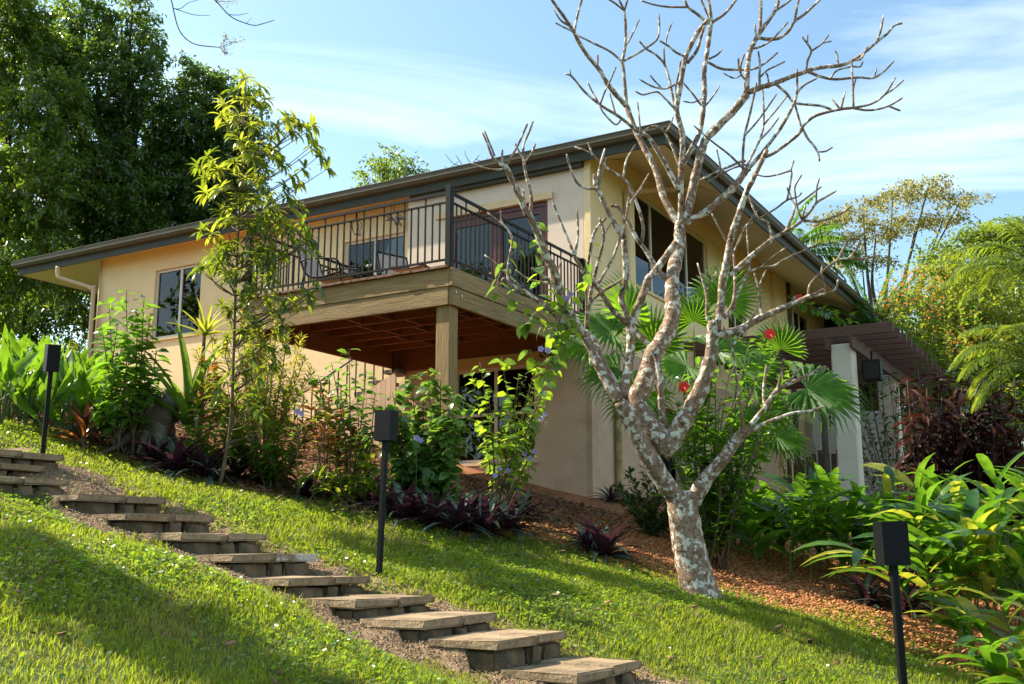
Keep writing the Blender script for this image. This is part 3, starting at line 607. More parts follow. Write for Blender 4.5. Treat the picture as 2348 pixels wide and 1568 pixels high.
# ================================================================== FRANGIPANI (bare branches, traced one by one)
FR = {'K1': (1064.0, 256.8, .3508), 'K2': (1223.0, 0, .273), 'K3': (1589.8, 0, .273), 'K4': (1284.1, 550.3, .312), 'K5': (1528.7, 336.3, .273), 'Z3': (1161.8, 0, .4874), 'Z4': (1284.1, 550.3, .5304)}
FB = '''T - 84 66 Z4 612,1575 592,1480 562,1350 541,1230 529,1140 528,1108 527,1085
A T 46 36 Z4 525,1140 460,1060 380,930 310,790 265,700
A2 A 27 20 K4 440,1180 370,1080 290,930 220,780 165,680 150,650
A3 A 23 16 K4 440,1160 380,1030 310,900 240,740 190,670
F A 25 20 K4 465,1150 490,1000 515,830 520,700 510,640
F1 F 20 16 K4 515,645 560,530 620,370 650,280 700,230 800,90 855,15
F2 F 16 14 K4 510,620 470,500 450,420 480,300 480,150 470,0
F3 F2 14 11 K1 1048,825 1000,760 940,650 890,540 860,490
f31 F3 7 5 K1 860,500 790,495 730,450 690,350 670,275
f32 F3 9 6 K1 858,490 850,440 850,405
f33 F3 6 5 K1 868,485 885,370 920,240
f34 F3 6 5 K1 878,490 905,400 930,295
F5 F 15 9 K1 1060,1380 960,1280 870,1140 800,1070 750,990 720,940
f51 F5 7 5 K1 720,940 680,830 620,690 575,572
f52 F5 7 5 K1 725,940 745,800 738,635
D2 A2 22 17 K1 770,1430 700,1330 640,1210 590,1040 540,950 490,810 440,700 415,670
D3 D2 15 14 K1 415,680 390,620 340,500 290,390 265,350
d31 D3 8 5 K1 265,360 190,300 150,200 120,135
d32 d31 5 4 K1 200,285 170,210 132,120
d33 D3 6 4 K1 262,372 200,378 130,365 42,332
d34 D3 7 6 K1 262,350 250,300 250,245
d35 D3 7 5 K1 275,350 350,220 395,120 415,75
d36 D2 9 5 K1 430,670 440,560 410,430 390,320 390,220 430,120 452,60
d37 d36 6 5 K1 388,300 350,240 335,205
d38 d36 6 5 K1 398,320 440,270 468,205
d39 D2 8 7 K1 415,660 392,580 388,505
E1 A2 13 11 K1 760,1440 690,1430 640,1370 560,1290 480,1230 380,1170 300,1130 250,1090
e11 E1 8 5 K1 540,1275 430,1190 300,1080 220,1000 135,935
e12 E1 6 5 K1 290,1125 285,1040 300,930 315,830 270,750 150,655
e13 e12 4 4 K1 285,770 245,710 240,640
E2 A2 13 7 K1 745,1420 650,1290 610,1190 575,1120 500,1060 440,1020
e21 E2 7 4 K1 575,1120 490,1110 400,1080 335,1030
e22 E2 5 4 K1 575,1115 560,1020 545,930
e23 E2 5 3 K1 585,1130 610,1040 640,965
H1 A3 12 6 K1 800,1425 815,1260 850,1080 890,930 915,800 885,690
h11 H1 6 4 K1 912,800 970,710
h12 A3 7 6 K1 800,1420 800,1250 795,1080 815,960 830,855
h13 h12 8 7 K1 828,865 860,770 930,690
h14 H1 8 5 K1 830,1245 890,1180 960,1140 1080,1065
h15 F5 8 5 K1 875,1120 960,980 1020,820 1060,680 1070,600 1085,500
h16 h15 6 4 K1 1072,610 1140,520 1210,400
B T 58 27 K4 850,1550 720,1440 610,1300 552,1200 580,1130 640,1000 680,860 740,760 800,650 830,540 825,400 830,260 865,90 880,-10
Bq B 27 24 Z3 813,1140 814,1040
J B 13 8 K4 800,300 760,270 700,190 640,90 560,-20 500,-130 430,-240 370,-255
J1 J 9 5 K1 1163,850 1170,740 1130,600 1080,480 1020,420 940,370 880,320 820,265 722,228
j11 J1 6 4 K1 1040,440 1060,320 1120,215
j12 J1 5 4 K1 835,275 825,240 810,200
Es B 18 14 K4 770,1420 745,1250 740,1050 720,900 705,830
Ec B 15 13 K4 700,810 620,740 560,670 520,640
C T 44 26 K4 830,1470 880,1370 960,1240 1020,1130 1070,990 1110,850 1120,700 1130,600
c1 C 9 5 K4 1110,610 1080,560 1075,400 1010,170
c2 c1 5 5 K4 1072,380 1150,235
C2 C 21 16 K4 1145,660 1180,500 1195,300 1220,180 1240,60 1260,-20
C3 C2 16 11 Z3 1054,1120 1090,1010 1130,900 1170,820 1225,705
C4 C 10 6 K4 1140,610 1240,520 1280,420 1285,250 1275,100
c41 C4 6 4 K5 561,898 500,790 430,660 380,560
c42 C4 6 4 K5 563,895 620,760 690,640 757,540
c43 C4 8 4 K5 490,1440 560,1360 590,1240 640,1140 690,1050 690,950 680,800 670,650
c44 c43 6 4 K5 690,1050 800,1010 900,1000 1000,940 1240,830
c45 c44 5 3 K5 800,1010 820,985 900,920 1015,835
Gm C 22 15 K4 1140,700 1250,680 1340,650 1420,600 1500,560 1568,530
G2 Gm 15 13 K5 895,1390 1000,1345 1110,1300 1210,1250
g1 G2 7 5 K5 1190,1258 1200,1170 1270,1080 1370,1000 1440,950 1530,940 1650,940 1792,910
g2 g1 6 4 K5 1530,938 1600,850 1665,700
g3 g1 6 4 K5 1430,955 1500,830 1570,730
g4 G2 7 5 K5 1210,1262 1340,1230 1420,1190 1440,1115
g5 G2 7 6 K5 1205,1255 1330,1190
g6 g4 5 4 K5 1340,1230 1310,1120 1300,1050 1310,960
g7 G2 6 5 K5 1030,1330 1090,1250
g8 Gm 6 4 K5 795,1420 780,1260 770,1190 735,1060
g9 g8 4 4 K5 772,1190 800,1110 840,1025
N1 C2 13 11 K5 530,1085 620,1000 720,910 830,820 915,752
n1 N1 9 5 K5 912,755 1000,710 1100,650 1140,610 1200,550 1260,470 1340,420 1425,370
n2 n1 7 5 K5 1130,620 1280,625 1400,590 1480,550 1560,495
n3 n1 8 5 K5 1000,710 1050,600 1075,500 1050,440 1010,340
n4 n3 6 4 K5 1075,505 1200,410 1300,335
n5 n1 5 4 K5 1255,475 1260,350 1283,265
n6 n1 5 4 K5 1135,615 1100,520 1080,400 1080,330 1135,235
n7 n1 5 5 K5 1140,610 1165,490
n8 N1 7 4 K5 885,775 850,640 770,590 720,500 690,400
O1 C3 6 4 K5 620,700 760,610 900,530 1010,450 1100,420 1135,385
o1 O1 6 4 K5 1010,450 1030,360 1050,230 1045,190 1070,115
o2 o1 5 4 K5 1045,200 930,235 830,250 740,230
Q Bq 19 16 Z3 818,1062 900,1020 960,980 1060,890 1120,810 1140,790
q1 Q 10 6 Z3 1135,795 1200,720 1290,600 1350,490 1365,430 1365,325
q2 q1 6 4 Z3 1363,440 1400,400 1460,368
q3 Q 7 5 K3 420,1450 415,1330 430,1140 470,980 510,800 532,695
q4 q3 5 4 K3 432,1140 560,990 700,790
q5 Q 7 4 K3 440,1420 480,1330 560,1170 590,1040 590,880 580,730
q6 q5 5 4 K3 590,1050 700,920 795,795
q7 q5 5 4 K3 565,1170 650,1080 720,985
q8 Q 6 4 Z3 1125,805 1050,730 960,660 880,590
q9 Q 7 5 K5 660,130 640,120 520,170 400,220 280,280
q10 Q 5 4 K5 665,150 560,180 440,240 320,310
q11 q9 5 4 K5 455,200 440,110 420,20
P1 C3 8 7 K3 600,1320 700,1270 880,1130 920,1060 1010,980 1130,940 1250,915 1350,905
p1 P1 6 4 K3 1345,908 1450,925 1560,915 1660,880 1760,820
p2 P1 6 4 K3 1350,905 1500,870 1610,790 1700,650
p3 p2 5 4 K3 1608,795 1690,740 1770,670
p4 P1 6 5 K3 1345,905 1340,760 1335,620 1328,500
p5 P1 5 5 K3 1235,918 1165,835
p6 P1 5 5 K3 1240,915 1275,770
p7 p4 4 4 K3 1340,770 1355,700 1370,640
p8 p1 5 5 K3 1640,890 1740,930
p9 P1 7 5 K3 915,1075 960,1160 1010,1220 1050,1290 1060,1355
p10 p9 5 4 K3 1045,1275 1110,1270 1170,1235
V Bq 23 17 Z3 820,1062 855,980 880,860 920,700 950,640 1060,530 1130,445
X V 14 5 K3 455,780 560,735 670,705 800,650 920,610 1000,580 1120,560 1250,545 1350,500 1440,440 1530,360 1620,290 1690,215 1755,195
x1 X 6 5 K3 1530,362 1570,270 1597,130
x2 X 6 5 K3 945,602 960,510 990,430 960,370 910,305
x3 x2 5 4 K3 990,430 1080,365 1140,290
x4 x3 4 4 K3 1090,360 1160,345
x5 x2 4 4 K3 958,368 960,290
x6 X 8 4 K3 960,600 1060,640 1180,665 1320,655 1400,650 1510,655 1600,600 1690,510
x7 x6 4 4 K3 1520,650 1540,575
x8 X 5 5 K3 1215,550 1210,470 1190,425
x9 X 6 5 K3 1345,505 1410,490 1465,390
x10 x6 5 4 K3 1150,658 1210,590 1330,560 1400,560 1425,515
x11 X 7 6 K3 690,702 780,780 850,860 990,880 1080,890 1160,920
x12 x11 6 6 K3 850,860 880,970 905,1060
x13 X 7 5 K3 560,735 555,640 560,540 545,430
x14 x13 5 4 K3 557,650 620,590 700,550 770,515
x15 X 5 4 K3 635,715 625,640 610,610
Y V 15 8 K3 447,785 450,650 460,520 480,420 520,340 560,270 640,160 700,60 720,-30
y1 Y 9 8 K3 557,275 565,130 568,-30
y2 Y 9 6 K3 535,315 620,328 720,320 800,260 850,180 930,120 1040,20 1090,-30
y3 y2 7 6 K3 850,180 870,70 890,-30
y4 Y 6 4 K3 485,405 540,400 640,350 720,270 795,185
y5 Y 5 5 K3 530,320 515,200
y6 Y 6 5 K3 675,100 780,30 850,-30
y7 Y 5 5 K3 450,690 400,620 380,560 380,490
y8 y7 4 4 K3 405,630 340,655 250,612
y9 y7 6 5 K3 395,610 400,540 430,450
U Bq 15 12 Z3 817,1055 820,920 818,790
U1 U 13 11 Z3 819,790 870,700 905,630 920,560 930,440 930,330 945,230 962,105
u1 U1 11 8 Z3 962,110 955,40 945,-20
u2 U1 8 6 Z3 962,108 1030,60 1090,-15
u3 U1 9 6 K2 1470,200 1380,120 1300,60 1270,-10
u4 u3 6 4 K2 1290,58 1150,58 1020,40 905,5
u5 U1 5 5 K2 1485,190 1440,70 1405,-10
u6 U1 7 5 K3 120,520 230,575 350,585 500,580 600,530 710,440
u7 U 8 5 Z3 815,790 775,680 740,620 720,595
u8 u7 5 4 Z3 725,600 700,592 680,595
u9 u7 5 4 Z3 745,625 770,590 785,545
u10 U1 6 4 K2 1415,890 1340,790 1255,690
u11 U1 5 4 K2 1420,915 1500,820 1565,720
u12 U1 4 4 K2 1410,830 1340,860 1260,850
u13 U1 6 4 K3 130,495 200,460 245,410
L4 U 14 11 Z3 820,800 828,640 800,520 815,420 832,310 850,250 900,150 945,95
l1 L4 6 5 K2 1290,480 1200,440 1140,390 1060,340
l2 l1 4 4 K2 1110,370 1130,280 1165,190
l3 L4 7 5 K2 1190,920 1165,780 1140,660 1100,540 1030,460 950,410 885,340
l4 l3 5 4 K2 1102,540 1095,390
l5 L4 6 4 K2 1190,915 1110,830 1050,775 1000,775 920,795 855,765
l6 L4 6 4 K2 1245,680 1170,720 1100,745 1000,725 890,665
l7 l6 4 4 K2 1080,742 1020,680 980,630
l8 L4 9 7 K2 1290,530 1370,430 1410,300 1440,215
l9 L4 5 4 K2 1220,870 1195,760 1215,640 1240,500
R1 Bq 17 13 Z3 812,1060 740,930 700,800 650,700 600,600 565,500
r1 R1 13 7 K2 782,890 700,800 620,700 550,580 450,460 380,350 340,270 250,130 170,20 145,-30
r2 r1 7 6 K2 345,265 370,130 412,-20
r3 r1 5 4 K2 335,265 250,225 185,190
r4 r1 6 4 K2 300,215 230,170 170,80
r5 R1 9 8 K2 782,885 770,740 755,560 740,510
r6 r5 6 5 K2 742,515 640,430 500,360 370,295
r7 r5 8 7 K2 745,515 770,400 775,250 765,80
r8 r7 6 5 K2 765,85 720,0 710,-20
r9 r7 6 5 K2 765,85 790,0 800,-20
r10 r7 5 5 K2 765,90 690,30 620,-15
r11 r7 5 4 K2 775,390 820,310 890,165
r12 r5 6 5 K2 745,520 870,450 950,400 1050,310 1055,120
r13 r1 6 5 K2 535,555 540,510 540,460
S1 U 13 11 Z3 815,900 740,760 680,660 640,625
s1 S1 9 5 K2 880,1110 760,1010 690,960 560,880 430,770 320,640 265,620
s2 s1 5 4 K2 552,872 490,760 455,685
s3 s1 5 4 K2 560,880 600,770 640,690 695,560
s4 s1 5 4 K2 690,960 660,850 640,780
s5 s1 4 4 K2 315,640 305,580
s6 S1 5 4 K2 900,1120 890,1000 875,855
s7 S1 5 4 K2 890,1120 985,1065 1060,1080
s8 s1 5 4 K2 740,1000 690,1045 600,960 550,880
D T 38 24 Z4 560,1150 640,1020 690,965 760,870 800,825
da D 13 7 Z4 795,835 870,745 940,650 1040,600 1150,545
db da 8 6 Z4 940,652 955,580 968,512
dc da 8 6 Z4 885,730 880,650 892,540
dd D 11 6 Z4 790,850 870,800 1000,750 1070,742 1140,720
de D 8 5 Z4 795,830 770,650 742,460 700,365
df de 6 4 Z4 743,462 800,380 855,300
dg da 6 5 Z4 950,645 1000,600 1040,550'''
FY = 10.5
fr_root = empty('frangipani_tree', at(1600, 1370, FY), 0, 'bare grey frangipani tree with lichen spotted bark on the mulch edge', 'tree')
fr_org = np.array(fr_root.location)
FPATH = {}
def trace(rows, root, org, mat, Y0, prefix_trunk='trunk', depth=.32, seed=3):
    rr = random.Random(seed)
    for row in rows.strip().splitlines():
        nm, par, d0, d1, fr, *pp = row.split(); ox, oy, sc = FR[fr]
        px = np.array([[ox + float(a) * sc, oy + float(b) * sc] for a, b in (p.split(',') for p in pp)])
        q = spline(np.c_[px, np.zeros(len(px))], 5)[:, :2]
        Ld = np.r_[0, np.cumsum(np.linalg.norm(np.diff(q, axis=0), axis=1))]
        if par == '-': Ys = np.full(len(q), Y0)
        else:
            pq, py = FPATH[par]; k = np.argmin(((pq - q[0]) ** 2).sum(1)); y0 = py[k]
            sl = rr.uniform(-1, 1); sl = math.copysign(max(abs(sl), .35), sl) * depth; cv = rr.uniform(-.15, .15)
            lm = Ld * y0 / FPX; Ys = y0 + sl * lm + cv * lm * (lm - lm[-1]) * .6
        FPATH[nm] = (q, Ys)
        P = np.array([at(a, b, Y) for (a, b), Y in zip(q, Ys)]) - org
        u = Ld / Ld[-1]; d = float(d0) + (float(d1) - float(d0)) * u
        rad = d / 2 * Ys / FPX
        if nm == 'T':
            rad = rad * (1 + .28 * np.exp(-u / .07)); rad[-1] *= .55; rad[-3:-1] *= .9
        else:
            rad *= 1 + np.array([rr.uniform(-.07, .07) for _ in u])
            if float(d1) < 9: rad[-1] *= .72
        n = 14 if float(d0) > 30 else (10 if float(d0) > 12 else 7)
        v, f = tube(P, rad, n)
        if float(d0) > 12:
            v = v + RNG.normal(size=v.shape) * (.0035 if float(d0) > 30 else .002)
        name = prefix_trunk if par == '-' else ('limb' if float(d0) > 12 else 'branch')
        mk(name, v, f, mat, root, smooth=True)
trace(FB, fr_root, fr_org, M['frang'], FY)
# ================================================================== BIG TREES
BRK = M['trunk']
def px_r(r, Y): return r * Y / FPX
def big_tree(name, label, base, Y, lobes, nl, L, Wd, mat, trunk_r=.25, group=None, flat=1., dens=1., seed=1, down=.5, limbs=True, csig=.30, inner=.35):
    rng = np.random.default_rng(seed); b = np.array(base, float)
    root = empty(name, b, 0, label, 'tree', group); V = []; F = []
    C = [(at(q[0], q[1], Y + q[3]) - b, px_r(q[2], Y) * .86) if len(q) == 4 else (np.array(q[0]) - b, q[1]) for q in lobes]; tot = sum(r * r for _, r in C)
    P_, D_ = [], []
    for c, r in C:
        n = max(60, int(nl * r * r / tot)); k = max(8, n // 38); d = norm(rng.normal(size=(k, 3))); rr_ = r * (inner + (1 - inner) * rng.random(k) ** .5)
        st_ = c + d * rr_[:, None] * np.array([1, 1, flat]); m = n // k
        ax = norm(d * np.array([1, 1, flat]) + rng.normal(size=(k, 3)) * .45 + np.array([0, 0, .25 * flat])) * np.array([1, 1, min(1., flat * 1.3)]); ln_ = csig * rng.uniform(1.2, 3.2, (k, 1, 1)); w = rng.random((k, m, 1))
        q = st_[:, None] + ax[:, None] * ln_ * w + np.array([0, 0, -1.]) * (down * .9 * ln_ * w ** 2) + rng.normal(size=(k, m, 3)) * csig * .30
        dd = norm(ax[:, None] * .5 + rng.normal(size=(k, m, 3)) * .7 + np.array([0, 0, -1.]) * (down + w * down)); P_.append(q.reshape(-1, 3)); D_.append(dd.reshape(-1, 3))
    P_ = np.concatenate(P_); D_ = np.concatenate(D_); n = len(P_)
    nr = norm(rng.normal(size=(n, 3)) * .7 + np.array([0, 0, 1.])); s = rng.uniform(.7, 1.3, n)
    v, f = quads(P_, D_, nr, L * s, Wd * s)
    tag(mk('crown', v, f, mat, root), kind='stuff')
    if limbs:
        top = np.mean([c for c, _ in C], 0); tp = spline([np.zeros(3) - [0, 0, .3], np.array([top[0] * .25, top[1] * .25, top[2] * .35]), np.array([top[0] * .7, top[1] * .7, top[2] * .7])], 6)
        mk('trunk', *tube(tp, np.linspace(trunk_r, trunk_r * .6, len(tp)), 10), BRK, root, smooth=True)
        for i, (c, r) in enumerate(C):
            st = tp[int(len(tp) * (.45 + .5 * rng.random())) - 1]; mid = (st + c) / 2 + rng.normal(size=3) * .25 * r
            l = spline([st, mid, c + norm(rng.normal(size=3)) * r * .3], 5); mk('limb', *tube(l, np.linspace(trunk_r * .42, trunk_r * .08, len(l)), 7), BRK, root, smooth=True)
    return root
big_tree('fig_tree', 'tall light green tree at the far left edge', (-15.0, 29.2, gz(-15.0, 29.2)), 28, [(-30, 60, 130, 0), (60, 140, 100, .4), (110, 240, 85, -.3), (10, 330, 130, 0), (90, 420, 100, -.5), (30, 560, 120, 0), (-60, 690, 110, .5), (40, 40, 60, 0), (95, 70, 50, .3)], 42000, .14, .075, LM['ficus2'], csig=.27, seed=4, group='big trees left behind the house')
big_tree('fig_tree', 'tall dark glossy fig tree, second from the left edge', (-12.6, 31.5, gz(-12.6, 31.5)), 30, [(205, 60, 60, 0), (290, 70, 62, .4), (335, 160, 55, 0), (230, 180, 105, -.5), (320, 280, 100, .3), (200, 330, 120, 0), (265, 440, 125, -.4), (170, 560, 130, .4), (310, 570, 120, 0), (180, 15, 42, 0), (300, 15, 32, 0), (345, 90, 28, .2), (150, 120, 60, .3)], 56000, .14, .072, LM['ficus'], trunk_r=.3, seed=5, csig=.27, group='big trees left behind the house')
big_tree('fig_tree', 'lower glossy fig tree just left of the yellow green sapling', (-9.8, 32.5, gz(-9.8, 32.5)), 31, [(462, 205, 50, 0), (515, 225, 52, .2), (430, 290, 75, -.3), (505, 340, 75, .2), (400, 400, 95, 0), (475, 450, 90, -.3), (420, 540, 100, .4), (545, 400, 55, 0), (565, 250, 30, 0), (440, 170, 25, 0), (560, 320, 45, .2)], 40000, .14, .072, LM['ficus'], seed=6, csig=.27, group='big trees left behind the house')
big_tree('fig_tree', 'shaded dark tree low behind the left eave', (-12.8, 36, gz(-12.8, 36)), 34.5, [(60, 620, 130, 0), (200, 650, 120, .4), (330, 640, 120, 0), (470, 570, 90, 0), (130, 740, 90, 0), (20, 760, 90, .5), (260, 520, 110, 1), (380, 480, 110, 1)], 26000, .16, .085, LM['ficus'], seed=7, csig=.36, group='big trees left behind the house')
big_tree('leafy_tree', 'small treetop showing above the roof ridge line', (-3.4, 33, gz(-3.4, 33)), 32, [(900, 385, 36, 0), (862, 412, 32, 0), (930, 402, 26, 0), (905, 440, 50, 0)], 3400, .12, .06, LM['ficus2'], seed=8)
rt = [(2125, 432, 50, 0), (2190, 458, 46, .4), (2045, 460, 52, .5), (1968, 492, 52, -.4), (1922, 552, 44, .4), (2020, 532, 54, -.5), (2105, 512, 48, 0), (1985, 598, 50, 0), (2165, 500, 36, .3), (1890, 505, 34, 0), (1905, 620, 40, 0)]
big_tree('rain_tree', 'olive spreading rain tree behind the right roof end', (13.4, 39, gz(13.4, 39)), 38, rt, 9500, .12, .06, LM['rain'], trunk_r=.24, flat=.20, seed=9, down=.10, csig=.34)
big_tree('rain_tree', 'green spreading rain tree at the right edge of the sky', (16.2, 35, gz(16.2, 35)), 34, [(2280, 535, 66, 0), (2205, 565, 56, .4), (2340, 570, 62, 0), (2150, 600, 45, 0), (2325, 630, 60, 0), (2245, 640, 50, -.4), (2380, 520, 60, 0), (2190, 640, 50, .4)], 13000, .125, .06, LM['raing'], trunk_r=.24, flat=.28, seed=10, down=.12, csig=.36)
big_tree('leafy_tree', 'mid green tree filling behind the orange flowered shrub', (15, 29, gz(15, 29)), 28, [(2120, 700, 90, 0), (2240, 720, 110, .5), (2340, 740, 110, 0), (2060, 760, 80, 0), (2180, 820, 110, 0), (2320, 860, 120, 0), (2060, 900, 110, .5)], 16000, .13, .055, LM['raing'], seed=12)
bt = empty('bare_treetop', (-1.55, 31, gz(-1.55, 31)), 0, 'bare twiggy treetop peeping over the roof left of the bare tree', 'tree'); bo = np.array(bt.location); FPATH['bt'] = (np.array([[1075., 420.]]), np.array([31.])); FR['D'] = (0, 0, 1.)
mk('trunk', *tube([(0, 0, -.3), (0, 0, 5), at(1075, 425, 31) - bo], [.14, .1, .04], 7), BRK, bt, smooth=True)
trace('''b1 bt 3 1.5 D 1075,420 1060,380 1045,355
b2 bt 3 1.5 D 1075,420 1085,375 1100,355
b3 b1 2 1.2 D 1060,380 1040,375 1020,352
b4 b2 2 1.2 D 1083,380 1070,360 1065,345
b5 b1 1.6 1 D 1052,370 1030,385 1018,380
b6 b2 1.6 1 D 1090,365 1110,370 1120,360''', bt, bo, M['twig'], 31, depth=.1, seed=8)
# shade tree standing left of the picture; one of its long twigs hangs into view
SVEC = np.array(sv)
def shade_from(x, y, k, r): return (ground_hit(x, y) + SVEC * k, r)
sh = big_tree('shade_tree', 'feathery tree left of the picture whose bare twigs hang in at the top', (-9.4, 9.0, gz(-9.4, 9.0)), 9.6, [shade_from(40, 1255, 9.5, .22), shade_from(150, 1325, 9.3, .26), shade_from(260, 1390, 9.6, .28), shade_from(350, 1440, 9.2, .28), shade_from(470, 1500, 9.5, .28), shade_from(600, 1560, 9.6, .30), shade_from(1000, 1290, 10.5, .34), shade_from(1180, 1340, 10.5, .32)], 9000, .13, .06, LM['ficus2'], trunk_r=.11, seed=13, csig=.10)
for i, (x, y, z, r, lab) in enumerate([(-25, 15, 7, 4.2, 'large tree left of the picture mirrored in the left window'), (-27, 3, 8, 4.5, 'large tree left of the picture mirrored in the deck door'), (-18, -9, 7, 4.0, 'tree left behind the viewer mirrored in the lower window')]):
    big_tree('garden_tree', lab, (x, y, gz(x, y)), 10, [((x, y, z), r), ((x + 2, y - 2, z + 2), r * .7), ((x - 1, y + 3, z - 1.5), r * .8)], 6500, .34, .17, LM['ficus'], trunk_r=.3, seed=20 + i, csig=.6)
FR['Z1'] = (0, 0, .39)
sh_org = np.array(sh.location); FPATH['root'] = (np.array([[300., -300.]]), np.array([9.0]))
trace('''tw1 root 5 2.4 Z1 700,-900 900,-300 1000,-20 1020,60 1040,140 1065,195 1110,240 1170,265 1290,278
tw2 tw1 2.2 1.2 Z1 1022,50 1060,50 1110,15 1165,0
tw3 tw1 2.2 1.2 Z1 1020,48 1090,72 1150,88 1235,90
tw4 tw1 4 2 Z1 980,-60 1120,-60 1220,-25 1265,0 1340,82 1400,120 1490,148 1540,140 1612,118
tw5 tw4 2 1 Z1 1345,85 1400,88 1465,75
tw6 tw4 1.4 .8 Z1 1450,135 1480,102
tw7 tw1 1.3 .8 Z1 1290,276 1320,240 1328,195
tw8 tw1 1.3 .8 Z1 1288,278 1350,255 1418,240
tw9 tw1 1.3 .8 Z1 1290,278 1320,300 1340,320
tw10 tw4 1.3 .8 Z1 1262,0 1310,8 1395,5''', sh, sh_org, M['twig'], 9.0, depth=.12, seed=5)
tp_ = []
for nm in ('tw7', 'tw8', 'tw9', 'tw10'):
    q, ys = FPATH[nm]
    for (a, b), y in list(zip(q, ys))[2:]:
        for _ in range(7): tp_.append(at(a + random.gauss(0, 5), b + random.gauss(0, 5), y) - sh_org)
tp_ = np.array(tp_); v, f = quads(tp_, rdir(len(tp_)), rdir(len(tp_)), np.full(len(tp_), .022), np.full(len(tp_), .009)); tag(mk('leaflets', v, f, LM['rain'], sh), kind='stuff')
# ================================================================== LEAFY PLANT BUILDER
TPL = {}
def tpl(key, mat, **kw):
    k = (key, mat.name)
    if k not in TPL:
        v, f = blade(**kw); TPL[k] = (newmesh('leaf', v, f, mat, True), v, f)
    return TPL[k]
def stems_part(root, stems, r0, r1, mat, name='stem'):
    for s in stems: mk(name, *tube(s, np.linspace(r0, r1, len(s)), 6), mat, root, smooth=True)
def leafy(root, stems, per, L, key, mats, big=200, umin=.25, spread=1., up=.25, droop_dir=0., lvar=.3, shape=None, rng=None, off=.02, whorl=0):
    """leaves along stems; the first `big` are objects of their own, the rest one joined part"""
    rng = rng or np.random.default_rng(1); shape = shape or dict(L=1., Wd=.42, seg=3, fold=.3, droop=.5); todo = []
    for s in stems:
        for k in range(per):
            u = umin + (1 - umin) * (k + rng.random()) / per if not whorl else (umin if k < per - whorl else 1.) + 0
            i = min(len(s) - 2, int(u * (len(s) - 1))); w = u * (len(s) - 1) - i; p = s[i] * (1 - w) + s[i + 1] * w; tg = norm(s[i + 1] - s[i])
            a = rng.normal(size=3); a -= tg * (a @ tg); d = norm(norm(a) * spread + tg * .35 + np.array([0, 0, up - droop_dir]) + rng.normal(size=3) * .2)
            todo.append((p + norm(a) * off, d, L * (1 + rng.uniform(-lvar, lvar)), rng.normal() * .35, mats[int(rng.integers(len(mats)))]))
    rng.shuffle(todo); todo.sort(key=lambda q: -q[2])
    for p, d, l, ro, m in todo[:big]: put('leaf', tpl(key, m, **shape)[0], root, p, d, sc=l, roll=ro)
    rest = {}
    for p, d, l, ro, m in todo[big:]: rest.setdefault(m.name, (m, []))[1].append(m4(p, d, sc=l, roll=ro))
    for m, ms in rest.values():
        _, tv, tf = tpl(key, m, **shape); v, f = baked(tv, tf, ms); tag(mk('small_foliage', v, f, m, root, smooth=True), kind='stuff')
def plant(name, label, cat, base, group=None): return empty(name, base, 0, label, cat, group)
def base_at(x, y, Y=None):
    if Y is None: return ground_hit(x, y)
    p = at(x, y, Y); p[2] = float(gz(p[0], p[1])); return p
def stem_px(base, pts, Y0, Y1=None):
    Y1 = Y1 or Y0; n = len(pts); return spline([np.zeros(3)] + [at(x, y, Y0 + (Y1 - Y0) * (i + 1) / n) - base for i, (x, y) in enumerate(pts)], 5)
# ---- slender sapling with whorls of yellow-green leaves
sb = base_at(503, 1115); SY = float(sb[1])
sap = plant('sapling_tree', 'slender sapling with whorls of yellow green leaves before the deck', 'tree', sb)
strk = stem_px(sb, [(512, 1075), (530, 960), (536, 800), (541, 650), (548, 500), (556, 350), (562, 190)], SY)
mk('trunk', *tube(strk, np.linspace(.024, .006, len(strk)), 8), M['twig'], sap, smooth=True)
WH = [(560, 178), (530, 205), (600, 195), (588, 232), (515, 238), (545, 262), (575, 285), (535, 300), (505, 262), (612, 225), (560, 225),
      (662, 268), (690, 282), (708, 300), (640, 300), (675, 300), (620, 335), (700, 385), (735, 355), (650, 375), (680, 420), (720, 330), (640, 350),
      (472, 358), (452, 380), (490, 395), (468, 440), (500, 430), (560, 340), (590, 365), (612, 385), (560, 405), (600, 420), (535, 370), (545, 445), (585, 455), (620, 440), (660, 450), (640, 480), (690, 465),
      (458, 525), (482, 590), (505, 560), (530, 555), (560, 590), (600, 560), (640, 520), (685, 530), (655, 575), (610, 600), (500, 610), (530, 620), (690, 565), (575, 510), (530, 500), (600, 500),
      (620, 645), (580, 660), (680, 690), (640, 680), (540, 700), (590, 735), (640, 760), (715, 680), (560, 765), (610, 790), (520, 770),
      (560, 820), (600, 860), (520, 870), (570, 905), (630, 830), (500, 900), (540, 930), (600, 940)]
WH = WH + [(a + random.uniform(-26, 26), b + random.uniform(-18, 30)) for a, b in WH if b > 240]
WH = WH + [(a + random.uniform(-40, 40), b + random.uniform(-25, 30)) for a, b in WH if 470 < b < 800 and random.random() < .6]
rng = np.random.default_rng(21); lv_sap = []
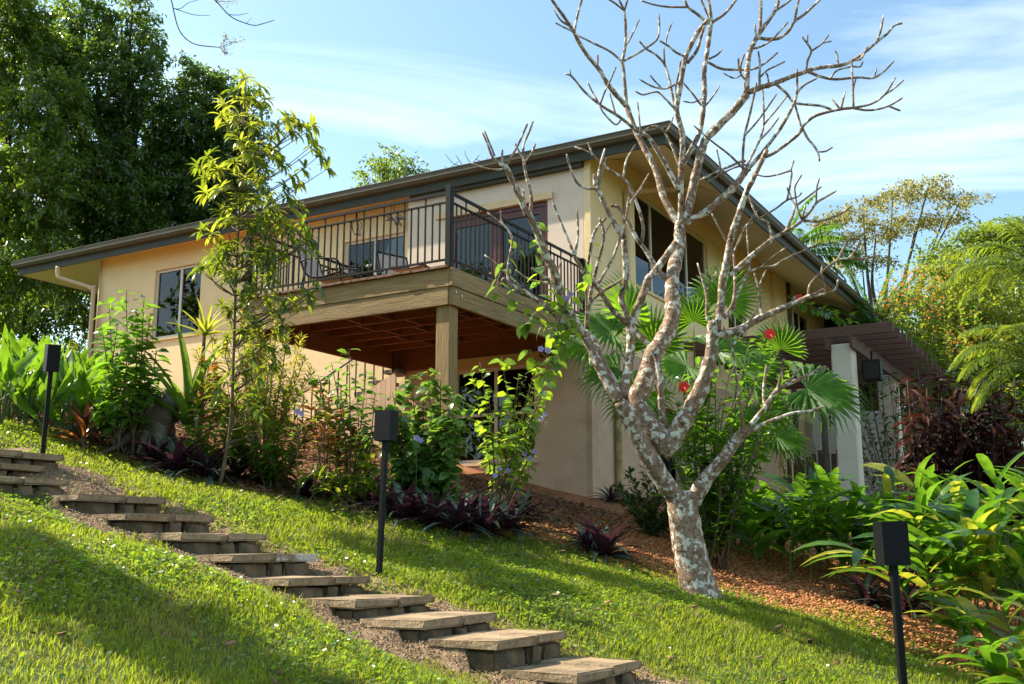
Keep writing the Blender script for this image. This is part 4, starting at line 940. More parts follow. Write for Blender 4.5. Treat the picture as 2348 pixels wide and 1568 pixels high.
for (x, y) in WH:
    Yw = SY + rng.uniform(-.45, .45); tipp = at(x, y, Yw) - sb
    tpx = np.array([project(q + sb) for q in strk]); cand = np.where(tpx[:, 1] > y + 25 + abs(x - 545) * .35)[0]; st = strk[cand[-1]] if len(cand) else strk[2]
    br = spline([st, (st + tipp) / 2 + np.array([0, 0, -.03]) + rng.normal(size=3) * .02, tipp], 4)
    mk('twig', *tube(br, np.linspace(.008, .0035, len(br)), 5), M['twig'], sap, smooth=True)
    yel = ((y < 300 and rng.random() < .8) or (330 < y < 470 and x < 630 and rng.random() < .6) or rng.random() < .15)
    m_ = LM['sapy'] if yel else LM['sapg']; k = int(rng.integers(10, 15)); tg = norm(br[-1] - br[-3])
    for j in range(k):
        a = 2 * math.pi * j / k + rng.random(); e1 = basis(tg); rad = e1[:, 1] * math.cos(a) + e1[:, 2] * math.sin(a)
        d = norm(rad + tg * rng.uniform(.1, .7) + np.array([0, 0, rng.uniform(-.35, .2)])); lv_sap.append((tipp - tg * rng.uniform(0, .06), d, rng.uniform(.12, .20), m_))
lv_sap.sort(key=lambda q: -q[2]); shp = dict(L=1., Wd=.24, seg=4, fold=.25, droop=.9); rest = {}
for p, d, l, m_ in lv_sap[:300]: put('leaf', tpl('sap', m_, **shp)[0], sap, p, d, sc=l)
for p, d, l, m_ in lv_sap[300:]: rest.setdefault(m_.name, (m_, []))[1].append(m4(p, d, sc=l))
for m_, ms in rest.values():
    _, tv, tf = tpl('sap', m_, **shp); tag(mk('small_foliage', *baked(tv, tf, ms), m_, sap, smooth=True), kind='stuff')
# ---- heliconias in the bed at the left edge
hl = 'broad leaved heliconia with bright upright leaves at the left edge'
rng = np.random.default_rng(31); shp = dict(L=1., Wd=.23, seg=5, fold=.35, droop=.45)
for k in range(39):
    x = -30 + 280 * (k % 13) / 13 + rng.uniform(-8, 8); Yh = 12.1 + (k // 13) * .8 + rng.uniform(-.2, .3); b = base_at(x, 1000, Yh)
    pl = plant('heliconia_plant', hl, 'plant', b, 'heliconias along the left lawn edge')
    for j in range(7):
        a = rng.uniform(0, 6.28); u = rng.uniform(.15, .7); top = np.array([math.cos(a) * .10, math.sin(a) * .10, u * 1.0])
        s = spline([np.zeros(3), top * .5 + [0, 0, .03], top], 3); mk('stem', *tube(s, np.linspace(.011, .006, len(s)), 5), M['stemg'], pl, smooth=True)
        put('leaf', tpl('heli', LM['heli'], **shp)[0], pl, top, norm([math.cos(a) * rng.uniform(.5, 2.0), math.sin(a) * rng.uniform(.5, 2.0), 1]), up=(math.cos(a), math.sin(a), .3), sc=rng.uniform(.36, .58), roll=rng.normal() * .6)
# ---- generic shrubs: base px, depth, tip px list
def shrub(name, label, cat, bx, by, Yb, tips, per, L, key, mats, big=120, r=.012, group=None, seed=1, shape=None, smat='twig', **kw):
    rng = np.random.default_rng(seed); b = base_at(bx, by, Yb); pl = plant(name, label, cat, b, group); ss = []
    for (x, y) in tips:
        Yt = Yb + rng.uniform(-.4, .4); t = at(x, y, Yt) - b; s0 = rng.normal(size=3) * np.array([.08, .08, 0])
        ss.append(spline([s0, s0 * .5 + t * .5 + rng.normal(size=3) * .05, t], 5))
    stems_part(pl, ss, r, r * .35, M[smat]); leafy(pl, ss, per, L, key, mats, big=big, rng=rng, shape=shape, **kw); return pl
shrub('bright_shrub', 'upright bright green shrub with shiny leaflets before the left window', 'shrub', 290, 1000, 11.9, [(250, 690), (290, 665), (330, 680), (345, 720), (235, 760), (270, 740), (315, 730), (300, 790), (360, 800), (255, 830), (335, 840), (240, 880), (310, 880), (350, 900), (275, 910), (215, 930)], 40, .17, 'shrub', [LM['shrub']], 300, seed=41, shape=dict(L=1, Wd=.42, seg=3, fold=.3, droop=.7), droop_dir=.35, umin=.4)
shrub('yellow_shrub', 'yellow feathery shrub in front of the deck underside', 'shrub', 600, 1080, 12.4, [(480, 745), (520, 700), (560, 720), (600, 740), (640, 700), (660, 760), (690, 770), (620, 780), (560, 790), (510, 800), (700, 820), (650, 830), (590, 850), (540, 860), (480, 830), (450, 800), (720, 850), (670, 880)], 210, .085, 'yel', [LM['yel'], LM['orsh']], 0, seed=42, shape=dict(L=1, Wd=.26, seg=2, fold=.2, droop=.3), umin=.35, spread=.8)
shrub('green_shrub', 'dark green leafy shrub filling under the left end of the deck', 'shrub', 640, 1090, 12.0, [(470, 880), (530, 900), (590, 890), (650, 900), (700, 910), (560, 960), (630, 970), (690, 980), (500, 960), (740, 930), (600, 1020), (680, 1040), (540, 1030)], 64, .13, 'gs', [LM['sapg'], LM['shrub']], 120, seed=43, umin=.2, shape=dict(L=1, Wd=.36, seg=3, fold=.3, droop=.6))
shrub('green_shrub', 'thin twiggy shrub with lilac flowers left of the middle lamp', 'shrub', 800, 1120, 11.9, [(760, 830), (800, 800), (840, 850), (780, 880), (730, 860), (860, 900), (820, 930), (770, 960), (850, 990), (800, 1010)], 34, .12, 'vn', [LM['vine']], 200, seed=44, umin=.45, droop_dir=.5, shape=dict(L=1, Wd=.6, seg=3, fold=.25, droop=.6))
for i, (bx, tips, lab) in enumerate([(745, [(735, 870), (720, 930), (760, 920), (745, 960)], 'croton with orange red leaves left of the deck post'), (790, [(780, 960), (810, 990), (770, 1010)], 'smaller croton with red leaves near the grooved wall'), (430, [(480, 830), (470, 870), (500, 860)], 'croton with golden orange leaves beside the bromeliad')]):
    shrub('croton', lab, 'shrub', bx, 1090, 11.7 + .15 * i, tips, 22, .19, 'crot', [LM['crot'], LM['crot'], LM['yel'], LM['sapg']], 80, seed=50 + i, umin=.6, group='crotons in the bed below the deck', shape=dict(L=1, Wd=.3, seg=3, fold=.25, droop=.8))
shrub('green_shrub', 'leafy green shrub between the bromeliad and the sapling trunk', 'shrub', 480, 1080, 11.9, [(440, 900), (470, 940), (500, 900), (450, 980), (500, 1000), (530, 960), (420, 1020), (560, 1000), (480, 1040)], 40, .15, 'gs', [LM['sapg'], LM['hib']], 100, seed=45, umin=.2, shape=dict(L=1, Wd=.3, seg=3, fold=.3, droop=.8))
shrub('green_shrub', 'bright low shrub with lance leaves left of the vine mound', 'shrub', 840, 1160, 11.5, [(800, 1080), (830, 1050), (870, 1070), (780, 1100), (850, 1010), (820, 990), (880, 1110), (760, 1080), (720, 1090), (690, 1080)], 26, .19, 'gl', [LM['shrub'], LM['sapg'], LM['gingy']], 160, seed=46, umin=.2, shape=dict(L=1, Wd=.25, seg=3, fold=.3, droop=.8))
# ---- vines below and beside the deck post
heart = lambda u: (math.sin(math.pi * min(1, u ** .75 * .97 + .02)) ** .6) * (1 - u * .35)
HS = dict(L=1., Wd=.78, seg=4, fold=.18, droop=.5, prof=heart)
shrub('flowering_vine', 'dense heart leaved vine mounded round the deck post', 'vine', 975, 1180, 11.9, [(900, 900), (940, 860), (980, 850), (1010, 870), (1040, 900), (920, 950), (970, 920), (1020, 950), (1050, 960), (890, 980), (950, 1000), (1000, 1000), (1040, 1020), (920, 1050), (980, 1070), (1030, 1080), (900, 1090), (1080, 930), (880, 940), (960, 960)], 72, .14, 'vine', [LM['vine']], 300, seed=60, umin=.2, droop_dir=.75, shape=HS)
shrub('flowering_vine', 'loose heart leaved vine in front of the lower window', 'vine', 1135, 1200, 12.2, [(1100, 830), (1150, 820), (1190, 860), (1230, 840), (1270, 830), (1250, 880), (1120, 900), (1170, 920), (1230, 950), (1110, 980), (1190, 1000), (1140, 1050), (1210, 1050), (1290, 800), (1080, 850)], 22, .13, 'vine', [LM['vine'], LM['viney']], 220, seed=61, umin=.45, droop_dir=.6, shape=HS)
shrub('wispy_shrub', 'wispy fine leaved yellow green shrub climbing before the window right side', 'shrub', 1150, 1200, 12.4, [(1200, 870), (1240, 830), (1260, 800), (1220, 920), (1250, 960), (1180, 960), (1230, 1010), (1200, 1060), (1150, 1000)], 60, .05, 'yel', [LM['orsh']], 0, seed=62, umin=.3, r=.006, shape=dict(L=1, Wd=.3, seg=2, fold=.2, droop=.3))
# vine climbing on the frangipani's left limb
cv = plant('climbing_vine', 'sunlit heart leaved vine climbing the left limb of the bare tree', 'vine', at(1300, 800, 10.35)); cvo = np.array(cv.location); ss = []
for pts in ([(1300, 800), (1270, 720), (1240, 640), (1230, 560), (1225, 500)], [(1290, 780), (1240, 720), (1180, 690), (1140, 660), (1160, 600), (1200, 560)], [(1300, 800), (1280, 760), (1300, 690), (1340, 640), (1360, 560)], [(1290, 790), (1270, 830), (1240, 860), (1215, 800)], [(1300, 800), (1320, 740), (1290, 700), (1255, 690)], [(1285, 790), (1260, 760), (1230, 740), (1190, 740)]):
    ss.append(spline([at(x, y, 10.25 + random.uniform(-.15, .15)) - cvo for x, y in pts], 5))
stems_part(cv, ss, .005, .003, M['stemg']); leafy(cv, ss, 17, .135, 'vine', [LM['viney'], LM['vine']], big=140, umin=.05, droop_dir=.9, shape=HS, rng=np.random.default_rng(63))
def flower(parent, p, r, mat, n=5, face=(0, -1, .2), name='flower'):
    v0, f0 = blade(L=1., Wd=.85, seg=3, fold=.1, droop=.6, prof=lambda u: math.sin(math.pi * min(1, .12 + u * .8)) ** .7); ms = []
    B = basis(face)
    for k in range(n):
        a = 2 * math.pi * k / n; d = B[:, 1] * math.cos(a) + B[:, 2] * math.sin(a) + B[:, 0] * .35; ms.append(m4(p, norm(d), up=face, sc=r))
    return mk(name, *baked(v0, f0, ms), mat, parent, smooth=True)
for (x, y) in [(1300, 685), (1318, 692), (1308, 675), (1330, 700), (1240, 800), (1256, 803), (1285, 690)]: flower(cv, at(x, y, 10.2) - cvo, .036, LM['purp'], face=(random.uniform(-.5, .5), -1, random.uniform(-.3, .4)))
lf = plant('flowering_vine', 'lilac trumpet flowers on thin stems below the lower window', 'flowers', base_at(1140, 1205, 12.1)); lfo = np.array(lf.location)
for (x, y) in [(1145, 1075), (1165, 1080), (1203, 1040), (1215, 1050), (1225, 1035), (1240, 960), (1250, 950), (675, 940), (690, 948), (962, 1000), (948, 1008), (1135, 1090)]:
    q = at(x, y, 11.85 if x > 800 else 11.6) - lfo
    if x > 1100: flower(lf, q, .036, LM['purp'], face=(random.uniform(-.5, .5), -1, random.uniform(-.3, .4))); s = spline([np.zeros(3), q * .5 + [0, .05, .05], q], 4); mk('stem', *tube(s, .003, 5), M['stemg'], lf)
for i, (x, y, lab) in enumerate([(682, 943, 'lilac flower on a thin stem among the shrubs left of the middle lamp'), (955, 1004, 'lilac flower on the vine mound beside the middle lamp')]):
    b = base_at(x, 1120, 11.55); e = plant('lilac_flower', lab, 'flower', b); q = at(x, y, 11.45) - b
    flower(e, q, .04, LM['purp'], name='petals'); flower(e, q + [.05, -.01, -.03], .034, LM['purp'], name='petals'); s = spline([np.zeros(3), q * .5, q], 4); mk('stem', *tube(s, .004, 5), M['stemg'], e)
# ---- oyster plants and other rosettes
def rosette(name, label, cat, pos, n, L, key, mats, shape, group=None, seed=1, emin=.15, emax=1.4, h=.04, hs=0.):
    rng = np.random.default_rng(seed); pl = plant(name, label, cat, pos, group)
    mk('stem', *tube([(0, 0, -.03), (0, 0, (h + hs) * .5), (0, 0, h + hs)], [.03, .028, .02], 6), M['twig'], pl)
    for k in range(n):
        a = k * 2.4 + rng.uniform(-.3, .3); e = emin + (emax - emin) * (k / n) ** .9 + rng.uniform(-.1, .1)
        d = np.array([math.cos(a) * math.cos(e), math.sin(a) * math.cos(e), math.sin(e)])
        put('leaf', tpl(key, mats[k % len(mats)], **shape)[0], pl, np.array([math.cos(a) * .02, math.sin(a) * .02, hs + h * k / n]), d, sc=L * rng.uniform(.75, 1.15), roll=rng.normal() * .15)
    return pl
RS = dict(L=1., Wd=.15, seg=5, fold=.35, droop=1.15, prof=lambda u: (1 - u ** 2.2) * (.75 + .25 * math.sin(math.pi * u)) + .02)
RO = [((400, 1085), 1.1, 'a'), ((468, 1100), 1.2, 'a'), ((540, 1098), 1.0, 'a'), ((352, 1062), .9, 'a'), ((620, 1112), .8, 'b'), ((700, 1142), .9, 'b'), ((765, 1138), .8, 'b'), ((830, 1158), .95, 'b'), ((590, 1090), .8, 'b'),
      ((880, 1178), 1., 'c'), ((930, 1196), 1.15, 'c'), ((990, 1210), 1.2, 'c'), ((1050, 1222), 1.25, 'c'), ((1112, 1226), 1.2, 'c'), ((1172, 1222), 1.15, 'c'), ((1203, 1192), 1., 'c'), ((1080, 1190), 1., 'c'), ((1010, 1180), 1.0, 'c'), ((1150, 1188), 1.0, 'c'), ((960, 1172), .95, 'c')]
ORD = ['first', 'second', 'third', 'fourth', 'fifth', 'sixth', 'seventh', 'eighth', 'ninth', 'tenth', 'eleventh', 'twelfth']
for g in 'abc':
    for i, q in enumerate(sorted([q for q in RO if q[2] == g], key=lambda q: q[0][0])): RO[RO.index(q)] = (q[0], q[1], g, ORD[i])
labs = {'a': 'dark oyster plant rosette at the foot of the bromeliad stump', 'b': 'oyster plant rosette in the gappy row between sapling and middle lamp', 'c': 'dark green oyster plant in the dense row below the lower window'}
for i, ((x, y), s, g, od) in enumerate(RO):
    rosette('oyster_plant', labs[g] + ', ' + od + ' from the left', 'plant', ground_hit(x, y), 28, .54 * s, 'rho', [LM['rhoeo']], RS, 'oyster plants: ' + {'a': 'by the stump', 'b': 'gappy row', 'c': 'row below the window'}[g], seed=100 + i)
for i, (x, y, s, lab, em) in enumerate([(1385, 1280, 1.35, 'single dark oyster plant on the mulch left of the bare tree', 1.4), (1345, 1262, .9, 'smaller oyster plant touching the single one left of the bare tree', 1.4), (1400, 1152, .8, 'low dark oyster plant at the foot of the downpipe', 1.3), (1445, 1158, .8, 'low dark oyster plant right of the downpipe foot', 1.3),
        (1988, 1392, 1.05, 'upright purple oyster plant left of the right lamp post', 1.5), (2072, 1412, 1.3, 'large purple and green oyster plant behind the right lamp post', 1.4)]):
    rosette('oyster_plant', lab, 'plant', ground_hit(x, y), 28, .50 * s, 'rho', [LM['rhoeo']], RS, seed=140 + i, emin=.3 if i > 3 else .15, emax=em)
for i, (x, y, lab) in enumerate([(190, 1030, 'reddish cordyline nearest the left lamp post'), (228, 1022, 'reddish cordyline between left lamp and stump'), (212, 990, 'taller red cordyline behind the left lamp pair')]):
    rosette('red_cordyline', lab, 'plant', ground_hit(x, y), 22, .42, 'cord', [LM['crotd'], LM['crot'], LM['crotd']], dict(L=1., Wd=.16, seg=4, fold=.3, droop=.7), 'red cordylines by the left lamp', seed=150 + i, h=.25, emin=.3)
# bromeliad on a stump
stp = base_at(340, 1000, 12.2); stv, stf = [], []
b = bmesh.new(); bmesh.ops.create_icosphere(b, subdivisions=4, radius=1)
rr = random.Random(4); ph = [(rr.uniform(1, 5), rr.uniform(1, 5), rr.uniform(1, 5), rr.uniform(0, 6)) for _ in range(9)]
for v in b.verts:
    c = v.co; n_ = sum(math.sin(a * c.x + d) * math.sin(e * c.y + d * 2) * math.sin(g * c.z + d * 3) for a, e, g, d in ph) * .17 + sum(math.sin(a * 3 * c.x + d) * math.sin(e * 3 * c.y) * math.sin(g * 3 * c.z + d) for a, e, g, d in ph) * .07
    k = 1 + n_; v.co = Vector((c.x * .30 * k * (1 - .25 * c.z), c.y * .30 * k * (1 - .25 * c.z), c.z * .52 * k + .28 + .12 * c.x))
me = bpy.data.meshes.new('stump_body'); b.to_mesh(me); b.free(); me.materials.append(surf('mossy_lichened_stump', (.045, .032, .02), (.11, .08, .05), 8, .95, 1.0, 25, c3=(.15, .16, .12), s3=3.5, t3=(.52, .62), dist=.03)); me.polygons.foreach_set('use_smooth', np.ones(len(me.polygons), bool))
stu = plant('tree_stump', 'lichen covered old stump beside the big bromeliad', 'stump', stp); link('stump_body', me, stu)
for k in range(9):
    a = k * .7; s = spline([(math.cos(a) * .2, math.sin(a) * .2, .25), (math.cos(a) * .38, math.sin(a) * .38, .08), (math.cos(a) * .62, math.sin(a) * .62, -.04)], 4); mk('root', *tube(s, np.linspace(.06, .02, len(s)), 6), M['trunk'], stu, smooth=True)
bp_ = at(430, 985, float(stp[1]) - .05); BS = dict(L=1., Wd=.13, seg=6, fold=.6, droop=.45, prof=lambda u: (1 - u ** 2.5) * (1.0 - .25 * math.sin(math.pi * u)) + .02)
rosette('bromeliad', 'giant green bromeliad with long strap leaves perched by the stump', 'plant', bp_, 17, 1.05, 'brom', [LM['brom']], BS, seed=160, emin=.55, emax=1.5, h=.2)
rosette('ti_plant', 'yellow leaved ti plant rising behind the big bromeliad', 'plant', base_at(455, 1000, 12.3), 17, .42, 'bromy', [LM['gingy']], BS, seed=161, emin=.3, emax=1.4, hs=float(at(455, 770, 12.3)[2] - base_at(455, 1000, 12.3)[2]))
# ================================================================== GINGER BED ON THE RIGHT
GS = dict(L=1., Wd=.175, seg=5, fold=.3, droop=1.0)
def ginger(label, pos, h, lean, nl, L, mats, seed, group, name='ginger_plant', shape=GS, key='ging'):
    rng = np.random.default_rng(seed); pl = plant(name, label, 'plant', pos, group); lean = np.asarray(lean, float)
    n = 8; u = np.linspace(0, 1, n)[:, None]; s = np.array([0, 0, 1.]) * h * u * (1 - .18 * u * np.linalg.norm(lean)) + np.r_[lean, 0] * h * .5 * u ** 1.8 + np.array([0, 0, -.05]) * (u == 0)
    mk('stem', *tube(s, np.linspace(.012, .005, n), 6), M['stemg'], pl, smooth=True)
    side = norm(np.cross(np.r_[lean, 0] + rng.normal(size=3) * .4, [0, 0, 1.])); 
    for k in range(nl):
        q = .22 + .78 * (k + .5) / nl; i = min(n - 2, int(q * (n - 1))); w = q * (n - 1) - i; p = s[i] * (1 - w) + s[i + 1] * w; tg = norm(s[i + 1] - s[i])
        sg = 1 if k % 2 else -1; d = norm(side * sg * rng.uniform(.6, 1.) + tg * (.35 + .9 * q) + rng.normal(size=3) * .16 + np.array([0, 0, .25]))
        put('leaf', tpl(key, mats[int(rng.integers(len(mats)))], **shape)[0], pl, p, d, sc=L * rng.uniform(.75, 1.15), roll=rng.normal() * .4)
    return pl
rng = np.random.default_rng(71)
gl = {'back': ('glossy ginger stem in the shaded row below the pergola', 'ginger row below the pergola'), 'tall': ('tall arching ginger stem in the thick clump at the right edge', 'tall gingers at the right edge'), 'front': ('low ginger with broad sunlit leaves at the bottom right corner', 'low gingers at the bottom right corner')}
gid = 300
def ginger_row(kind, spots, L, mats, lean, nl=12, shape=GS, key='ging'):
    global gid
    for si, (x, Y, yt) in enumerate(spots):
        x += rng.uniform(-10, 10); Y += rng.uniform(-.15, .15); b = base_at(x, 1200, Y); zt_ = at(x, yt, Y)[2] + rng.uniform(-.12, .10); gid += 1
        ginger(gl[kind][0] if kind != 'front' else gl[kind][0] + ', ' + ORD[sorted(q[0] for q in spots).index(spots[si][0])] + ' from its left', b, float(np.clip(zt_ - b[2] - L * .45, .35, 1.8)), rng.normal(size=2) * .6 + lean, nl, L, mats, gid, gl[kind][1], shape=shape, key=key)
ginger_row('back', [(1650 + 30 * k + 12 * (j % 2), 12.4 + .8 * j, 1120 - 16 * j - (25 if k > 4 else 0)) for j in range(3) for k in range(0 if j else 1, 11, 2 if j == 0 else 1)], .64, [LM['ging']], [-.1, -.45], 10, dict(L=1., Wd=.20, seg=5, fold=.3, droop=1.0), 'gingb')
ginger_row('tall', [(1985 + 44 * k + 20 * (j % 2), 11.0 + .85 * j, 1115 - 32 * j - 4 * k) for j in range(4) for k in range(0 if j else 2, 10)], .80, [LM['ging']] * 8 + [LM['gingy']], [-.25, -.45])
ginger_row('front', [(2215, 9.9, 1330), (2265, 9.6, 1330), (2320, 9.4, 1320), (2375, 9.3, 1320), (2250, 9.0, 1400), (2310, 8.8, 1400), (2370, 8.5, 1400), (2330, 8.2, 1480), (2390, 8.0, 1470), (2180, 10.3, 1310), (2290, 8.5, 1490)],   .46, [LM['gingy']] + [LM['ging']] * 3, [-.5, -.35], 10, dict(L=1., Wd=.26, seg=5, fold=.3, droop=1.0), 'gingw')
for (x, y, lab) in [(1945, 1350, 'yellow leaved ginger shoot standing alone on the mulch edge'), (2175, 1400, 'yellow green ginger right of the purple oyster plants')]:
    b = ground_hit(x, y); gid += 1; ginger(lab, b, .5, (.1, -.3), 11, .36, [LM['gingy']], gid, None)
# ================================================================== FAN PALM, FEATHER PALMS
def fan_template(nseg=34, span=255, inner=.52):
    v = [(0, 0, 0)]; f = []; sp = R(span)
    for i in range(nseg + 1):
        a = -sp / 2 + sp * i / nseg; z = .035 * (1 if i % 2 else -1); v.append((math.cos(a) * inner, math.sin(a) * inner, z + .05))
    for i in range(nseg):
        a = -sp / 2 + sp * (i + .5) / nseg; rr_ = 1 - .22 * abs(a / (sp / 2)) ** 2 + .05 * math.sin(i * 7.3); dr = -.10 - .10 * abs(math.sin(i * 3.1))
        v.append((math.cos(a) * rr_ * .8, math.sin(a) * rr_ * .8, dr * .25 + .04)); v.append((math.cos(a) * rr_, math.sin(a) * rr_, dr))
    for i in range(nseg):
        m_, t_ = nseg + 2 + 2 * i, nseg + 3 + 2 * i; f += [(0, i + 1, i + 2)]
        w0 = len(v); a = -sp / 2 + sp * (i + .5) / nseg; rr_ = math.hypot(v[m_][0], v[m_][1]); hw = .5 * sp / nseg * .62 * rr_ * .55; nx_, ny_ = -math.sin(a), math.cos(a)
        v += [(v[m_][0] - nx_ * hw, v[m_][1] - ny_ * hw, v[m_][2]), (v[m_][0] + nx_ * hw, v[m_][1] + ny_ * hw, v[m_][2])]
        f += [(i + 1, w0, w0 + 1, i + 2), (w0, t_, w0 + 1)]
    return v, f
fanme = newmesh('fan_leaf', *fan_template(), LM['fan'])
fb = base_at(1600, 1180, 13.2); fp = plant('fan_palm', 'fan palm with pleated round leaves behind the bare tree', 'palm', fb)
rng = np.random.default_rng(81)
for (x, y, Y, r, dx, dz, nx_, nz_) in [(1400, 760, 12.9, .62, -1, .35, 0, 1), (1440, 720, 13.3, .62, -.4, .9, .3, .5), (1590, 735, 13.0, .42, -.1, 1, 0, .4), (1655, 690, 13.4, .62, .35, 1, -.2, .3), (1575, 840, 12.6, .52, -.6, -.3, -.1, .8), (1640, 800, 12.9, .60, .9, .1, 0, .9), (1420, 850, 12.8, .62, -.9, -.5, -.2, .9), (1500, 790, 13.6, .60, .2, .8, 0, .6), (1710, 850, 13.2, .62, 1, .25, .1, .8),
        (1850, 890, 12.6, .86, 1, -.34, .15, .75), (1790, 800, 14.2, .50, -.2, .9, 0, .5), (1740, 930, 13.2, .62, .8, -.5, 0, .8), (1470, 900, 13.4, .62, -.5, -.6, 0, .8), (1680, 990, 13.0, .60, .6, -.7, 0, .8), (1560, 960, 13.4, .6, .2, -.8, 0, .8), (1780, 1000, 13.4, .55, .9, -.4, 0, .8), (1350, 800, 13.0, .6, -.9, -.1, 0, .9)]:
    p = at(x, y, Y) - fb; s = spline([np.array([rng.uniform(-.1, .1), rng.uniform(-.1, .1), rng.uniform(.1, .5)]), p * .55 + np.array([0, 0, .28]), p], 5)
    lf_ = put('fan_leaf', fanme, fp, p, (dx, rng.uniform(-.25, .15), dz), up=(nx_, -.75, nz_), sc=r)
    mk('leaf_stalk', *tube(s, np.linspace(.014, .008, len(s)), 6), M['stemg'], fp, smooth=True)
mk('trunk', *tube([(0, 0, -.2), (0, 0, .3), (.02, 0, .55)], [.14, .12, .09], 10), M['trunk'], fp, smooth=True)
def frond(parent, p, d, L, mat, droop=1.0, nl=34, ll=.42, lw=.028, hang=.85, seed=0):
    rng = np.random.default_rng(seed); d = norm(np.asarray(d, float)); n = 14; hor = norm(np.array([d[0], d[1], 0]) + 1e-6); el = math.asin(np.clip(d[2], -1, 1)); pts = [np.asarray(p, float)]
    for i in range(n): a = el - droop * (i / n) ** 1.3; pts.append(pts[-1] + (hor * math.cos(a) + np.array([0, 0, math.sin(a)])) * L / n)
    pts = np.array(pts); V, F = tube(pts, np.linspace(.016, .003, len(pts)), 5); V = V.tolist(); F = list(F); sd = norm(np.cross(hor, [0, 0, 1.]))
    for k in range(nl):
        u = .12 + .88 * k / nl; i = min(n - 1, int(u * n)); w = u * n - i; q = pts[i] * (1 - w) + pts[i + 1] * w; tg = norm(pts[i + 1] - pts[i])
        for sg in (-1, 1):
            l = ll * (math.sin(math.pi * min(1, .18 + u * .8)) ** .6) * rng.uniform(.85, 1.1); dd = norm(sd * sg + tg * .5 + np.array([0, 0, .15]) + rng.normal(size=3) * .06)
            e1 = norm(np.cross(dd, [0, 0, 1.])) * lw / 2; mid = q + dd * l * .55 + [0, 0, -hang * l * .12]; tip = q + dd * l * .95 + [0, 0, -hang * l * .55]; o = len(V)
            V += [q.tolist(), (mid + e1).tolist(), tip.tolist(), (mid - e1).tolist()]; F.append((o, o + 1, o + 2, o + 3))
    return mk('frond', V, F, mat, parent)
def palm(label, hubpx, Y, fr, L, mat, seed, base=None, ll=.42, tr=.12, lw=.03):
    h = at(*hubpx, Y); b = np.array([h[0], h[1], float(gz(h[0], h[1]))]); pl = plant('palm_tree', label, 'palm', b); hp = h - b
    mk('trunk', *tube([(0, 0, -.3), hp * .5, hp], [tr * 1.1, tr, tr * .8], 10), M['trunk'], pl, smooth=True)
    for i, (dx, dy, dz, l, dr) in enumerate(fr): frond(pl, hp, (dx, dy, dz), L * l, mat, droop=dr, ll=ll, lw=lw, seed=seed + i, nl=58)
palm('feather palm whose fronds rise above the right roof edge', (1800, 600), 26, [(-.3, 0, 1, 1, .5), (.1, 0, 1, 1, .9), (.5, .1, .9, 1, 1.2), (.9, 0, .6, 1, 1.2), (.9, -.2, .3, 1, 1.1), (.7, .2, 1, 1, 1.3), (-.8, 0, .7, .9, 1.1), (.2, .4, 1, .9, 1), (1, .1, .1, .8, 1.)], 2.1, LM['palm'], 500, ll=.6, lw=.05)
palm('spiky palm beyond the far end of the roof', (2010, 770), 27, [(-.5, 0, 1, 1, .5), (-.2, 0, 1, 1, .4), (.1, 0, 1, 1, .5), (.4, 0, 1, 1, .6), (.7, 0, .8, 1, .8), (-.8, 0, .8, .9, .7), (1, 0, .5, .9, .9), (-.3, .3, 1, 1, .5), (.3, -.3, 1, 1, .6)], 2.0, LM['palm'], 520, ll=.5, lw=.045)
palm('sunlit feather palm at the upper right edge', (2400, 630), 15, [(-.9, -.1, .6, 1, 1.5), (-.7, .1, .9, 1, 1.6), (-.9, 0, .2, 1, 1.4), (-.4, -.2, 1, 1, 1.6), (-.8, -.3, .35, .9, 1.6), (.3, 0, 1, 1, 1.2), (.8, 0, .6, 1, 1.4), (-.6, .3, .6, 1, 1.7), (-1, .1, .45, 1.1, 1.3), (-.5, -.4, .2, .8, 1.6)], 1.5, LM['palmy'], 540, ll=.42, lw=.022, tr=.08)
palm('drooping yellow green palm below the other at the right edge', (2375, 830), 13, [(-.9, -.1, .4, 1, 1.6), (-.9, .2, .7, 1, 1.7), (-.7, -.2, .05, 1, 1.3), (-.5, 0, 1, 1, 1.9), (-.8, .1, -.2, .9, 1.0), (-1, 0, .9, 1.0, 1.8), (-.3, -.3, .8, .9, 1.9)], 1.15, LM['palmy'], 560, ll=.34, lw=.018, tr=.07)
# ================================================================== HIBISCUS, HEDGES
hb = shrub('hibiscus_shrub', 'glossy hibiscus shrub with red flowers right of the bare tree', 'shrub', 1640, 1190, 12.3, [(1560, 860), (1600, 830), (1640, 850), (1680, 800), (1720, 780), (1760, 765), (1780, 800), (1800, 850), (1740, 850), (1700, 880), (1650, 910), (1600, 900), (1550, 920), (1580, 960), (1630, 980), (1680, 950), (1730, 930), (1780, 900), (1820, 830), (1550, 1000), (1600, 1030), (1650, 1050), (1710, 1010), (1760, 980), (1800, 930), (1570, 1070), (1530, 960), (1620, 940), (1690, 830), (1660, 1000), (1590, 870)], 52, .125, 'hib', [LM['hib']], 300, seed=90, umin=.12, shape=dict(L=1, Wd=.5, seg=3, fold=.3, droop=.6))
hbo = np.array(hb.location)
for (x, y) in [(1765, 766), (1568, 887)]:
    q = at(x, y, 11.75) - hbo; fl = flower(hb, q, .075, LM['red'], face=(-.2, -1, .1)); s = spline([q, q + [.01, -.05, -.03], q + [.02, -.07, -.08]], 3); mk('stamen', *tube(s, .004, 5), LM['red'], fl)
    t_ = spline([q + [0, .1, -.25], q + [0, .04, -.1], q], 3); mk('stem', *tube(t_, .004, 5), M['stemg'], hb)
